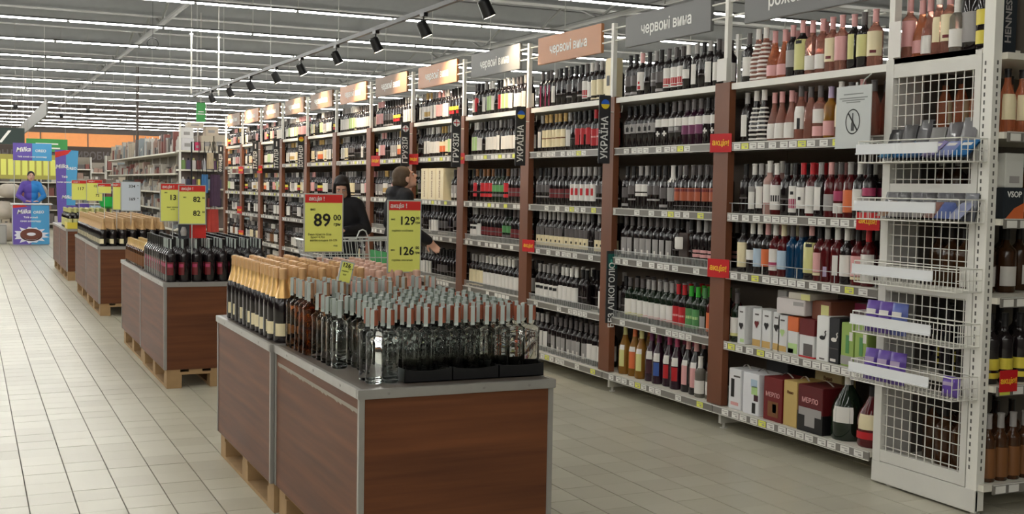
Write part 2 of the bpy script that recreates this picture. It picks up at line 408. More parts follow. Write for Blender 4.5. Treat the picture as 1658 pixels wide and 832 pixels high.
dz('rlb', *b,'dk','br',.78,[(.32,.58,70,'r'),(.16,.26,70,'r')],'black bottle with red band label')
dz('ggr', *b,'gr','k',.78,[(.32,.52,70,'mgn'),(.18,.26,70,'g')],'dark bottle with grey-green label')
dz('gwl', *b,'dk','w',.78,[(.14,.56,60,'w'),(.14,.56,22,'lgn')],'black bottle with green-white label')
dz('crn', *b,'dk','lg',.78,[(.16,.54,60,'c'),(.06,.1,60,'c')],'black bottle with cream label')
dz('pin', *b,'dk','p',.78,[(.16,.54,70,'p')],'dark bottle with pink label')
dz('gld', *b,'dk','gd',.78,[(.16,.54,70,'w'),(.2,.36,50,'gd')],'dark bottle with gold-white label')
dz('orl', *b,'dk','gd',.78,[(.16,.5,70,'o'),(.36,.5,70,'c')],'dark bottle with orange label')
dz('yrb', *b,'dk','k',.78,[(.3,.42,75,'yy'),(.18,.28,30,'r')],'dark bottle with yellow band label')
dz('brn', *b,'bw','w',.78,[(.12,.5,60,'br')],'brown bottle with brown label')
# rosé designs
dz('sts', 'stp',.30,.045,'ro','w',.80,[(.04+.08*i,.075+.08*i,180,'w') for i in range(9)],'white-striped rosé bottle')
dz('stk', 'stp',.29,.038,'dk','w',.80,[(.04+.085*i,.075+.085*i,180,'w') for i in range(8)],'black and white striped bottle')
dz('per', 'per',.27,.043,'or','p',.76,[(.08,.3,50,'p')],'pear-shaped orange rosé bottle')
dz('prw', 'per',.27,.038,'ro','p',.78,[(.05,.36,60,'w')],'rosé bottle with low white label')
dz('bgy', *b,'dk','p',.78,[(.2,.52,60,'lg')],'dark bottle with grey-pink label')
dz('yel', 'bdx',.30,.042,'dk','p',.78,[(.12,.66,70,'y'),(.58,.64,25,'k')],'dark bottle with tall yellow label')
dz('rlw', 'bdx',.29,.039,'ro','p',.78,[(.1,.36,75,'w')],'rosé bottle with wide white label')
dz('rcr', 'bdx',.29,.039,'ro','p',.78,[(.2,.62,70,'c'),(.25,.3,24,'dr')],'rosé bottle with cream label')
dz('rpk', 'bdx',.29,.037,'ro','p',.78,[(.2,.62,70,'p')],'rosé bottle with pink label')
dz('ynr', *b,'dk','p',.78,[(.2,.64,28,'y')],'dark bottle with narrow yellow label')
dz('ygr', *b,'dk','g',.78,[(.22,.6,68,'y')],'dark bottle with pale yellow label')
dz('rll', 'bur',.29,.036,'ro','g',.80,[(.2,.62,50,'w'),(.2,.4,14,'k')],'rosé bottle with lettered white label')
dz('rpl', 'bur',.28,.036,'ro','g',.80,[],'plain rosé bottle')
dz('rdb', 'bdx',.28,.039,'ro','g',.78,[(.3,.56,70,'w'),(.06,.24,70,'p')],'rosé bottle with two white labels')
dz('apk', 'bdx',.27,.038,'am','lv',.78,[(.06,.34,66,'p')],'amber bottle with pink label')
dz('rna', 'bur',.29,.034,'ro','w',.80,[(.2,.6,30,'c')],'rosé bottle with narrow cream label')
dz('wdg', *b,'dk','w',.78,[(.1,.55,34,'w'),(.44,.55,36,'lg')],'black bottle with slanted white label')
dz('fro', 'bdx',.30,.036,'fr','w',.78,[(.22,.56,50,'w')],'frosted pink bottle with white label')
dz('wbb', *b,'rd','w',.78,[(.1,.58,72,'w'),(.26,.38,45,'k')],'red bottle with black-blocked white label')
dz('flw', *b,'dk','k',.78,[(.06,.56,72,'w'),(.14,.32,60,'mg'),(.4,.46,16,'k')],'bottle with pink flower label')
dz('flk', *b,'dk','r',.78,[(.14,.54,70,'w'),(.3,.36,14,'k')],'bottle with small flower label')
dz('pwl', *b,'rd','r',.78,[(.06,.56,80,'w')],'red bottle with plain white label')
dz('mag', *b,'rd','g',.78,[(.3,.48,72,'mg'),(.08,.26,60,'w')],'bottle with magenta and white label')
dz('opk', *b,'rd','lg',.78,[(.1,.5,66,'o')],'bottle with coral label')
dz('pkd', *b,'rd','p',.78,[(.12,.42,66,'lg')],'pink-capped bottle with grey-white label')
dz('mgt', *b,'dk','k',.78,[(.4,.54,70,'mg'),(.1,.36,66,'lg')],'dark bottle with magenta-topped label')
dz('twl', *b,'dk','k',.78,[(.1,.6,72,'c')],'tall dark bottle with cream-white label')
dz('wsm', *b,'dk','w',.78,[(.26,.46,46,'w')],'black bottle with small white label')
dz('blw', *b,'dk','w',.78,[(.14,.5,55,'lb')],'black bottle with pale blue label')
dz('ora', *b,'dk','p',.78,[(.16,.5,60,'o')],'black bottle with orange label')
dz('wrd', *b,'rd','w',.78,[(.1,.52,55,'w'),(.18,.26,50,'mg')],'red bottle with white-red label')
dz('lbl', *b,'rd','c',.78,[(.14,.5,66,'lb')],'red bottle with light blue label')
dz('blu', *b,'bl','g',.78,[],'deep blue wine bottle')
dz('rsp', *b,'rd','lg',.78,[(.1,.28,16,'lv')],'plain red rosé bottle')
dz('rnw', *b,'rd','w',.78,[(.14,.5,24,'w')],'red bottle with narrow white label')
dz('ppl', *b,'rd','k',.78,[(.16,.52,70,'p'),(.1,.15,70,'c')],'red bottle with pale pink label')
# displays
dz('wn2', 'bdx',.29,.037,'dk','k',.80,[(.16,.46,34,'dr'),(.34,.42,26,'mg')],'black wine bottle with red print')
dz('ybt', 'bdx',.28,.036,'dk','y',.80,[(.1,.5,70,'y')],'dark bottle with yellow label')
dz('rse', 'bur',.28,.038,'or','k',.86,[(.2,.6,60,'c')],'orange spirit bottle with cream label')
dz('byl', 'bdx',.31,.04,'dk','k',.80,[(.2,.36,75,'yy'),(.08,.16,75,'yy')],'black bottle with yellow labels')
dz('brw', 'bdx',.30,.036,'bw','lg',.78,[(.06,.5,60,'br')],'brown bottle with ochre label')
dz('wdk', 'bdx',.30,.045,'bw','k',.80,[(.1,.4,60,'w')],'dark bottle with cream plate label')
dz('jgg', 'jug',.335,.085,'gr','w',.84,[(.28,.52,38,'w')],'large green glass demijohn with white label')
dz('jgr', 'jug',.30,.075,'rd','k',.84,[(.3,.55,44,'c'),(.14,.26,60,'r')],'large dark demijohn with red label')
dz('mgm', 'chp',.42,.058,'dk','p',.62,[(.1,.42,50,'lg')],'magnum bottle in pink foil')
dz('mgy', 'chp',.42,.055,'dk','p',.62,[(.06,.2,50,'yy'),(.26,.42,50,'yy')],'magnum bottle with yellow labels')
_tm = {}
def templates(k, n=14):
    if (k, n) in _tm: return _tm[(k, n)]
    shape, H, R, g, cap, cs, pt, words = D[k]
    pr = profile(shape, H, R)
    body = MB().lathe(pr, n).mesh('glass_body', GL[g], True)
    zc = cs*H
    cp = [(rad_at(pr, zc)+.0009, zc)]+[(r+.0009, z) for r, z in pr if z > zc+.002]+[(.004, H+.0012)]
    capm = MB().lathe(cp, max(8, n-4), capb=False).mesh('capsule', CM(cap), True)
    out = [('glass_body', body), ('capsule', capm)]
    if pt:
      if True:
        groups = []
        for j, p_ in enumerate(pt):
            for g_ in groups:
                if any(p_[0] < q[1]+.004 and q[0] < p_[1]+.004 for _, q in g_): g_.append((j, p_)); break
            else: groups.append([(j, p_)])
      for g_ in groups:
        mb = MB(); cols = []
        for j, (a, bb, ha, c) in g_:
            if c not in cols: cols.append(c)
            e = .0009+.0003*j
            zs = [a*H]+[z for r, z in pr if a*H+.003 < z < bb*H-.003]+[bb*H]
            p2 = [(rad_at(pr, z)+e, z) for z in zs]
            if ha >= 179: mb.lathe(p2, n, mi=cols.index(c), capb=False, capt=False)
            else: mb.lathe(p2, max(4, int(ha/10)), mi=cols.index(c), a0=PI-R_(ha), a1=PI+R_(ha))
        out.append(('label' if len(groups) < 6 else 'stripe', mb.mesh('label', [CM(c) for c in cols], True)))
    _tm[(k, n)] = out
    return out
def bottle(k, x, y, z, rz, label, group, name='wine_bottle', cat='bottle'):
    t = thing(name, label, cat, (x, y, z), rz, group)
    for pn, me in templates(k): link(pn, me, t)
    return t
# bulk of bottles too far / hidden to be told apart, joined in one object
class Bulk:
    def __init__(s): s.v = []; s.f = []; s.m = []; s.mats = []; s.cache = {}
    def put(s, k, x, y, z, rz, n=8):
        if (k, n) not in s.cache:
            L = []
            for pn, me in templates(k, n):
                base = []
                for m in me.materials:
                    if m not in s.mats: s.mats.append(m)
                    base.append(s.mats.index(m))
                L.append(([tuple(v.co) for v in me.vertices], [tuple(p.vertices) for p in me.polygons], [base[p.material_index] for p in me.polygons]))
            s.cache[(k, n)] = L
        c, sn = math.cos(rz), math.sin(rz)
        for vs, fs, ms in s.cache[(k, n)]:
            o = len(s.v)
            s.v += [(x+a*c-b*sn, y+a*sn+b*c, z+d) for a, b, d in vs]
            s.f += [tuple(i+o for i in f) for f in fs]; s.m += ms
    def build(s, name):
        me = bpy.data.meshes.new(name); me.from_pydata(s.v, [], s.f)
        for m in s.mats: me.materials.append(m)
        me.polygons.foreach_set('material_index', s.m); me.polygons.foreach_set('use_smooth', [True]*len(s.f))
        try: me.set_sharp_from_angle(angle=R_(50))
        except Exception: pass
        return link(name, me)
BULK = Bulk()

# ================================================================== WINE GONDOLA
LEV = ['bottom', 'fifth', 'fourth', 'third', 'second', 'top']
guard_levels = {0: (1, 2), 1: (1, 2), 2: (1,), 3: (1,)}
def wire_guard(x, y0, y1, z, h, pitch=.014, w=.0011):
    m = MB(); m.box(x-.002, x+.002, y0, y1, z+h-.002, z+h+.002); m.box(x-.0015, x+.0015, y0, y1, z+.003, z+.006)
    y = y0
    while y < y1: m.box(x-w, x+w, y, y+2*w, z+.002, z+h); y += pitch
    return m
tag_me = {c: MB().box(-.0016, 0, -.032, .032, -.016, .016, 0).box(-.0021, -.0016, -.022, .022, .004, .008, 1).box(-.0021, -.0016, -.022, .0, -.009, -.001, 1).mesh('price_tag', [m, TAGP]) for c, m in (('w', TAGW), ('y', TAGY))}
def tag_row(shelf, y0, y1, zc, xf, near, dens, spec=None):
    bulk = {'w': MB(), 'y': MB()}
    y = y1-.05
    n = 0
    pat = random.Random(int(y0*100+zc*1000))
    while y > y0+.04:
        if pat.random() < dens:
            c = 'y' if pat.random() < .16 else 'w'
            if near: link('price_tag', tag_me[c], shelf, (xf-.0012, y, zc))
            else: bulk[c].box(xf-.003, xf-.001, y-.03, y+.03, zc-.015, zc+.015)
            y -= .075 if pat.random() < .6 else .1
        else: y -= .08
        n += 1
    for c, m in bulk.items():
        if m.v: m.build('price_tag', TAGW if c == 'w' else TAGY, shelf)['kind'] = 'stuff'
BAYN = ['first', 'second', 'third', 'fourth', 'fifth', 'sixth', 'seventh', 'eighth', 'ninth', 'tenth', 'eleventh', 'twelfth']
def make_bay(k):
    ya, yb = Y0+k*BAY, Y0+(k+1)*BAY
    nm = BAYN[k+1]
    t = thing('shelf_bay', '%s bay of the wine shelving counted from the wire mesh rack' % nm, 'shelving', (XG, ya, 0), 0, 'bays of the wine shelving')
    X = lambda v: v-XG
    y0, y1 = .0, BAY
    MB().box(.47, .49, y0+.002, y1-.002, .02, 2.0).build('back_panel', BACKP, t)
    for L, z in enumerate(SH):
        d0 = -.02 if L == 0 else 0
        m = MB().box(d0+.004, .468, y0+.004, y1-.004, z-.028, z)
        if L < 5: sh = m.build('shelf', SHELFW, t)
        else: sh = m.box(d0-.002, d0+.004, y0+.004, y1-.004, z-.03, z+.006).build('shelf', POSTW, t)
        if L < 5:
            r = MB(); r.box(d0-.004, d0+.003, y0+.004, y1-.004, z-.043, z-.002, 0)
            r.box(d0-.008, d0-.001, y0+.004, y1-.004, z-.004, z+.003, 1); r.box(d0-.008, d0-.001, y0+.004, y1-.004, z-.046, z-.041, 1)
            r.build('price_rail', [RAILG, RAILW], sh)
            dens = .9 if k == -1 else (.55 if k < 2 else .5)
            if k >= 2 and L >= 3: dens = .8
            tag_row(sh, y0+.02, y1-.02 if L else y1, z-.0225, d0-.004, k <= 1, dens)
        if (k >= 0 and L in (1, 2) or k >= 1 and L == 0) and k < 5:
            wire_guard(.006, y0+.08, y1-.08, z, .05).build('wire_guard', CHROME, sh)
        elif k == -1 and L in (2, 3):
            gm = MB(); gm.box(.004, .007, y0+.02, y1-.06, z+.058, z+.061)
            for i in range(5): gm.box(.004, .007, y0+.03+i*.3, y0+.033+i*.3, z, z+.06)
            gm.build('guard_rail', CHROME, sh)
    # brown board and white post on the far boundary of this bay
    MB().box(-.014, .03, y1-.07, y1+.075, .15, 2.035).build('upright_board', BROWN, t) if k < 11 else None
    MB().box(.0, .03, y1-.016, y1+.016, 2.036, 2.54).build('sign_post', POSTW, t)
    a = MB()
    for z in (2.504, 2.42): a.tube([(.015, y1-.19 if k < 10 else y1-.02, z), (.015, y1+.19, z)], .006, 6)
    a.build('post_arm', POSTW, t)
    ft = MB().box(.03, .36, y1-.012, y1+.012, .03, .10); ft.tube([(.06, y1, .0), (.06, y1, .006)], .022, 10).tube([(.06, y1, .004), (.06, y1, .05)], .008, 8)
    ft.build('foot', WHITE, t)
    # far side of the double gondola: top shelf and post
    MB().box(.492, 1.03, y0+.002, y1-.002, 1.97, 2.0).build('rear_shelf', SHELFW, t)
    MB().box(1.03, 1.06, y1-.016, y1+.016, 1.6, 2.54).build('rear_post', POSTW, t)
    a = MB()
    for z in (2.5, 2.42): a.tube([(1.045, y1-.16, z), (1.045, y1+.16, z)], .006, 6)
    a.build('rear_post_arm', POSTW, t)
    MB().box(.492, 1.05, y0+.002, y1-.002, .1, .14).build('rear_base', SHELFW, t)
for k in range(-1, 11): make_bay(k)

# rows of bottles, listed from left (far) to right (near)
ROWS = {
 (-1,5): 'wl sts sts per per bgy yel rlw rlw rcr rpk ynr ygr rcr',
 (-1,4): 'wn stk stk prw prw prw rll rpl rdb apk rna rpl rlw rpl',
 (-1,3): 'dk wdg wn fro wbb dk flw flk pwl wn pkd mag opk wlw mgt',
 (-1,2): 'twl wsm blw ora wrd lbl blu blu yel ppl rsp rnw wlw ppl pwl',
 (0,5): 'gl gl rds dk gl2 gl cit cit cit wsm wn dk wn wl',
 (0,4): 'pom pom pom pom pom str str wgr wgr wpu wpu wpu str str',
 (0,3): 'gl grs wbd wbd grs grs gl wco org org org org org org',
 (0,2): 'gst gst gst gst gst gst gst gst dk BOX dk psc psc psc',
 (0,1): 'dk wye wye wye wpi wpi wpi wpi wpi red red grn grn gnd opk',
 (1,5): 'dkp dkp dkp wn dk dk grs dk grs cit wlw crn crn crn',
 (1,4): 'wn crm crm crm crm crm wn dk rr rr rr red red red',
 (1,3): 'grs grs grs drd drd drd drd rw rw rw rw rw grs grs',
 (1,2): 'zig zig zig zig zig zig zig zig zig zig zig dk zig zig',
 (1,1): 'scr scr scr scr scr wlw wlw wlw wlw dk dk - - wn',
 (1,0): 'wn wn wn gl gst gst gst gst gst gst gst wl wl wl',
 (2,5): 'wl rr dk wn gwl gwl dk rr gwl gwl wn wl wl wn',
 (2,4): 'gwl gwl wl dk wl wl wl wn wl wl wl wl wl wl',
 (2,3): 'dk rlb dk rlb rlb rlb ggr ggr ggr rlb drd drd drd drd',
 (2,2): 'scr scr wl drd drd drd drd drd drd ggr ggr drd drd drd',
 (2,1): 'crn crn crn crn wlw wlw wlw wlw wlw wlw wlw wlw wl wl',
 (2,0): 'crn crn gst gst gst gst gst dk dk dk dk dk dk dk',
}
POOL_B = 'wl dk gld crn orl gst wn pin wn gwl yrb dk wlw grs wn gl crn'.split()
POOL_D = 'wl wn dk brn grs wn dk gl gst wn dk crn'.split()
def yl(k, i, n): return Y0+(k+1)*BAY-.115-(BAY-.23)*(i+.5)/n
nind = 0
rr = random.Random(3)
for k in range(-1, 11):
    for L in range(6):
        if k == -1 and L < 2: continue
        if k == 0 and L == 0: continue
        z = SH[L]+.001+(.006 if L == 5 else 0)*0
        key = (k, L)
        if key in ROWS: seq = ROWS[key].split()
        else:
            seq = []; pool = POOL_B if L >= 3 else POOL_D
            while len(seq) < 14:
                c = rr.choice(pool); seq += [c]*rr.choice((1, 2, 2, 3))
            seq = seq[:14]
        n = len(seq)
        ind = k <= 1 or (k == 2 and L >= 3)
        for i, c in enumerate(seq):
            y = yl(k, i, n)
            if c in ('-', 'BOX') or (k, L) == (3, 3) and Y0+3*BAY+.38 < y < Y0+3*BAY+1.08: continue
            x = XG+.058+rr.uniform(-.006, .008); a = R_(22)+rr.uniform(-.22, .22)
            if ind:
                bottle(c, x, y+rr.uniform(-.003, .003), z, a, '%s, %s from left, %s shelf, %s bay from mesh rack' % (D[c][7], ORD[i+1], LEV[L], BAYN[k+1]),
                       'wine bottles on the %s shelf of the %s bay' % (LEV[L], BAYN[k+1]))
                nind += 1
            else: BULK.put(c, x, y, z, a)
            if rr.random() < (.6 if L == 5 else .85): BULK.put(c, x+.088, y+rr.uniform(-.01, .01), z, a)
            if L < 3 and k < 3 and rr.random() < .8: BULK.put(c, x+.176, y+rr.uniform(-.01, .01), z, a)
print('individual shelf bottles', nind)
# big bottles on the base of the second bay
seq = 'bay bao bay bpk bbl brd brd bpw bpw'.split()
for i, c in enumerate(seq):
    y = Y0+BAY-.14-i*.108
    bottle(c, XG+.075+.012*(i % 2), y, SH[0]+.001, R_(28)+rr.uniform(-.15, .15), '%s, %s from left on bottom shelf' % (D[c][7], ORD[i+1]), 'tall wine bottles on the bottom shelf')
    BULK.put(c, XG+.19, y-.02, SH[0]+.001, R_(20))
for i in range(3):
    bottle('sml', XG+.045+.03*(i % 2), Y0+.235-i*.072, SH[0]+.001, R_(25), 'short clear bottle with white label, %s from left beside brown board' % ORD[i+1], 'short bottles on the bottom shelf')

# small box with hanging white tag (second bay, fourth shelf)
t = thing('gift_box', 'dark bottle carton with white tag standing among bottles on fourth shelf', 'box', (XG+.02, yl(0, 9, 14)-.05, SH[2]+.001))
box('carton', 0, .09, -.045, .055, 0, .2, M('carton_brown', (52, 36, 30), .6), t, .003)
MB().lathe([(.035,0),(.04,.01),(.04,.07),(.03,.075)], 12, (-.012, .01, .1), a0=PI*.6, a1=PI*1.4).build('paper_tag', CM('w'), t)
MB().tube([(.04,.01,.2),(.04,.01,.27)], .014, 10).build('bottle_neck', CM('g'), t)
# top-shelf white carton at the boundary of bays two and three
t = thing('wine_carton', 'white upright wine carton on top shelf beside white post', 'box', (XG+.03, Y0+BAY+.10, SH[5]+.001))
box('carton', 0, .09, -.045, .045, 0, .29, CM('c'), t, .003); box('printed_emblem', -.002, 0, -.02, .02, .1, .17, CM('k'), t)
# cream wooden case with vertical lettering (fifth bay, third shelf)
for i in range(3):
    t = thing('wine_case', 'cream wine case with vertical lettering, %s from left on third shelf' % ORD[i+1], 'box', (XG+.005, Y0+3*BAY+.93-i*.2, SH[3]+.001), 0, 'cream lettered wine cases')
    box('case', -.01, .3, -.095, .095, 0, .30, CM('c'), t, .004)
    txt('КАРТУЛІ ВАЗІ', .036, CM('br'), t, (-.0105, 0, .15), '-X', roll=PI/2)

# ------------------------------------------------------------------ top signs, blade signs, flags
COP = M('sign_copper', (190, 132, 92), .45); GRS = M('sign_grey', (112, 112, 112), .5); BRG = M('sign_brown', (128, 98, 74), .5)
for k in range(-1, 11):
    yc = Y0+(k+.5)*BAY
    pm = {0: GRS, 1: COP, 2: GRS, 3: COP, -1: GRS, 7: BRG}.get(k, COP if k % 2 else BRG)
    word = 'рожеві вина' if k == -1 else 'червоні вина'
    nmz = {0: 'grey', 1: 'copper', 2: 'grey', 3: 'copper', -1: 'grey'}.get(k, 'copper' if k % 2 else 'brown')
    t = thing('hanging_sign', '%s category sign between white posts above the %s shelving bay' % (nmz, BAYN[k+1]), 'sign', (XG+.015, yc, 2.355), 0, 'category signs above the shelving')
    box('sign_board', -.012, .012, -.50, .50, 0, .205, pm, t, .003)
    txt(word, .10, WTXT, t, (-.0135, 0, .10), '-X', squeeze=.95)
def blade(k, word, z0, z1, kind, where, yoff=0, x0=XG-.135, w_=.088):
    y = Y0+k*BAY-.075+yoff
    t = thing('blade_sign', 'dark vertical sign reading %s, %s' % (word.lower(), where), 'sign', (x0, y, z0), 0, 'country signs on the brown boards')
    H = z1-z0
    box('sign_plate', 0, w_, -.006, .006, 0, H, DARKW, t, .002)
    em = None
    def half(cols, r=.032, zc=H-.06):
        m = MB()
        for j, (a0, a1) in enumerate(((0, PI), (PI, 2*PI))):
            pts = [(w_/2, -.0075, zc)]+[(w_/2+r*math.cos(a0+(a1-a0)*i/12), -.0075, zc+r*math.sin(a0+(a1-a0)*i/12)) for i in range(13)]
            m.add(pts, [tuple(range(14))], j)
        return m.build('round_flag', cols, t)
    if kind == 'ua': half([M('flag_blue', (40, 100, 200), .5), M('flag_yel', (238, 210, 50), .5)])
    elif kind == 'ge':
        half([WTXT, WTXT]); m = MB().box(w_/2-.028, w_/2+.028, -.0082, -.0078, H-.064, H-.056).box(w_/2-.004, w_/2+.004, -.0082, -.0078, H-.088, H-.032); m.build('flag_cross', REDS, t)
    elif kind == 'es': half([M('flag_orange', (226, 140, 40), .5), M('flag_yel', (238, 210, 50), .5)])
    elif kind in ('it', 'fr'): box('flag_strip', w_/2-.008, w_/2+.008, -.0075, -.0065, H-.1, H-.03, WTXT, t)
    elif kind == 'teal':
        box('teal_panel', .008, w_-.008, -.0075, -.0065, H-.12, H-.02, M('teal_print', (28, 92, 84), .5), t)
        txt('0,5', .03, M('teal_light', (80, 170, 150), .5), t, (w_/2, -.0085, H-.07))
    s = .072 if kind != 'teal' else .062
    if len(word) <= 6: s = .075
    txt(word, s, WTXT, t, (w_/2, -.0075, (H-.11)/2), '-Y', roll=PI/2, squeeze=.9 if len(word) > 6 else 1)
    # white bracket hooked round the brown board
    m = MB().tube([(w_-.01, .012, H-.30), (w_-.01, .012, H-.12), (w_+.005, .012, H-.11), (w_+.08, .012, H-.108), (w_+.095, .012, H-.108), (w_+.1, .012, H-.06)], .0035, 6)
    if kind != 'teal': m.build('bracket', POSTW, t)
blade(1, 'УКРАЇНА', 1.58, 2.04, 'ua', 'beside the gap above the alcohol-free sign')
blade(2, 'УКРАЇНА', 1.58, 2.035, 'ua', 'one bay beyond the nearer one')
blade(4-1, 'ГРУЗІЯ', 1.58, 2.03, 'ge', 'larger of the two')
blade(4, 'ГРУЗІЯ', 1.60, 2.03, 'ge', 'above the person looking up')
blade(7, 'ІСПАНІЯ', 1.60, 2.05, 'es', 'with orange round flag')
blade(8, 'ІТАЛІЯ', 1.60, 2.03, 'it', 'next to the orange-flagged sign')
blade(9, 'ІТАЛІЯ', 1.60, 2.03, 'it', 'close to the farthest sign')
blade(11, 'ФРАНЦІЯ', 1.56, 2.05, 'fr', 'farthest on the last board')
blade(1, 'БЕЗ АЛКОГОЛЮ', .49, .985, 'teal', 'framed low on second brown board', 0, XG-.05, .085)
def flag(y, z, x=XG-.03, where='', s=1.0, rz=.25, face='-X'):
    t = thing('promo_flag', 'red promotion flag %s' % where, 'flag', (x, y, z), rz, 'red promotion flags')
    if face == '-X':
        MB().box(-.003, .0, -.065*s, .065*s, -.043*s, .043*s).build('flag_plate', REDS, t)
        txt('акція!', .038*s, YTXT, t, (-.0036, 0, 0), '-X', roll=-.05)
    else:
        MB().box(-.05*s, .05*s, -.003, 0, -.045*s, .045*s).build('flag_plate', REDS, t)
        txt('акція!', .034*s, YTXT, t, (0, -.0036, 0), '-Y')
flag(Y0-.02, 1.685, where='on the first brown board at second shelf height', s=1.25)
flag(Y0-.03, .955, where='on the first brown board at fourth shelf height', s=1.25)
flag(Y0+2*BAY-.13, .955, where='at fourth shelf end beside the third brown board', s=1.1)
flag(Y0-BAY+.06, 1.27, where='at third shelf end beside the mesh rack', s=1.0)
flag(Y0+3*BAY-.02, 1.66, where='on the fourth brown board beside a country sign', s=1.1)
flag(Y0+4*BAY-.16, 1.67, where='on the fifth brown board near the looking-up person', s=1.2)
flag(Y0+5*BAY-.30, 1.67, where='at second shelf beside the sixth brown board', s=1.3)
flag(Y0+10*BAY-.1, 1.62, where='at second shelf in the eleventh bay', s=1.3)
flag(Y0+9*BAY-.1, 1.62, where='at second shelf in the tenth bay', s=1.3)
flag(Y0+10*BAY, .98, where='at fourth shelf on the eleventh brown board', s=1.3)
flag(Y0+9.9*BAY, .60, where='at fifth shelf on the eleventh brown board', s=1.3)

# price card clipped on the first board top and notice sheet
t = thing('price_card', 'white card stuck on the white post above first brown board', 'card', (XG-.02, Y0, 2.045))
MB().box(0, .003, -.04, .055, 0, .13).build('card', CM('w'), t)
t = thing('notice_sheet', 'laminated notice with crossed-out bottle symbol hanging beside the mesh rack', 'notice', (XG-.075, Y0-BAY+.14, 1.625))
MB().box(-.002, .002, -.125, .125, 0, .305).build('sheet', M('sheet_grey', (188, 192, 190), .35), t)
m = MB()
for i in range(40):
    a0, a1 = 2*PI*i/40, 2*PI*(i+1)/40
    m.add([(-.003, .052*math.cos(a0), .13+.062*math.sin(a0)), (-.003, .052*math.cos(a1), .13+.062*math.sin(a1)), (-.003, .046*math.cos(a1), .13+.056*math.sin(a1)), (-.003, .046*math.cos(a0), .13+.056*math.sin(a0))], [(0,1,2,3)])
c, s_ = math.cos(R_(48)), math.sin(R_(48))
m.add([(-.0034, .05*c+.003, .13+.058*s_-.003), (-.0034, .05*c-.003, .13+.058*s_+.003), (-.0034, -.05*c-.003, .13-.058*s_+.003), (-.0034, -.05*c+.003, .13-.058*s_-.003)], [(0,1,2,3)])
m.build('ban_ring', BTXT, t)
MB().add([(-.0032, y, z) for y, z in ((-.011,.085),(.011,.085),(.011,.12),(.004,.14),(.004,.172),(-.004,.172),(-.004,.14),(-.011,.12))], [tuple(range(8))]).build('bottle_symbol', M('symbol_grey', (70, 72, 72), .6), t)
m = MB()
for z, h in ((.262,.07),(.243,.1),(.232,.08),(.222,.05)): m.box(-.0032, -.0028, -h, h, z, z+.005)
m.build('printed_line', M('print_grey', (128, 132, 130), .6), t)
MB().tube([(0, -.06, .305), (.01, -.06, .33), (.05, -.06, .36)], .004, 6).tube([(0, -.02, .305), (.0, -.02, .32)], .006, 6).build('clip', CHROME, t)

# ------------------------------------------------------------------ wine-in-box cartons of the first bay
YB = Y0-BAY
def carton(label, y, z, w_, h, d, col, side=None, rz=0, x=XG+.02, extras=(), name='wine_carton', grp=None, handle=None):
    t = thing(name, label, 'box', (x+d/2, y, z+.001), rz, grp)
    box('carton', -d/2, d/2, -w_/2, w_/2, 0, h, M('carton_'+'_'.join(map(str, col)), col, .5, noise=.05), t, .003)
    for e in extras:
        kind = e[0]
        if kind == 'band':      # band on the aisle face and the near side (z0,z1,col)
            MB().box(-d/2-.0012, d/2+.0012, -w_/2-.0012, w_/2+.0012, e[1]*h, e[2]*h).build('printed_band', CM(e[3]), t)
        elif kind == 'heart':
            r = .016; c = e[2]; pts = [(-d/2-.002, 0, e[1]*h-.028)]+[(-d/2-.002, r*1.3*math.cos(a), e[1]*h+.006*math.sin(2*a)**2+r*.7*math.sin(a)) for a in [PI*i/8 for i in range(9)]]
            MB().add(pts, [tuple(range(10))]).build('printed_emblem', CM(c), t)
        elif kind == 'rect':
            MB().box(-d/2-.0018, -d/2, (e[3]-.5)*w_, (e[4]-.5)*w_, e[1]*h, e[2]*h).build('printed_panel', CM(e[5]), t)
        elif kind == 'rects':
            MB().box((e[3]-.5)*d, (e[4]-.5)*d, -w_/2-.0018, -w_/2, e[1]*h, e[2]*h).build('printed_panel', CM(e[5]), t)
        elif kind == 'text': txt(e[1], e[2], M('box_text_'+e[3], CC[e[3]], .5), t, (-d/2-.0022, 0, e[4]*h), '-X')
        elif kind == 'swan':
            c = CM(e[1]); m = MB(); z0 = .52*h; X_ = -d/2-.002
            body = [(X_, .022*math.cos(a), z0+.011*math.sin(a)) for a in [2*PI*i/14 for i in range(14)]]
            m.add(body, [tuple(range(14))])
            nk = [(.0,-.016,.004),(0,-.026,.018),(0,-.02,.032),(0,-.027,.038)]
            for p, q in zip(nk, nk[1:]): m.tube([(X_, p[1], z0+p[2]), (X_, q[1], z0+q[2])], .003, 5)
            m.build('printed_swan', c, t)
    if handle:
        m = MB(); pts = [(0, (i/8-.5)*w_*.62, h+.022*math.sin(PI*i/8)) for i in range(9)]
        for a, b2 in zip(pts, pts[1:]): m.add([(-.006, a[1], a[2]), (.006, a[1], a[2]), (.006, b2[1], b2[2]), (-.006, b2[1], b2[2])], [(0,1,2,3)])
        m.build('handle', CM(handle), t)
    return t
z5, z0 = SH[1], SH[0]
WB = (214, 214, 214)
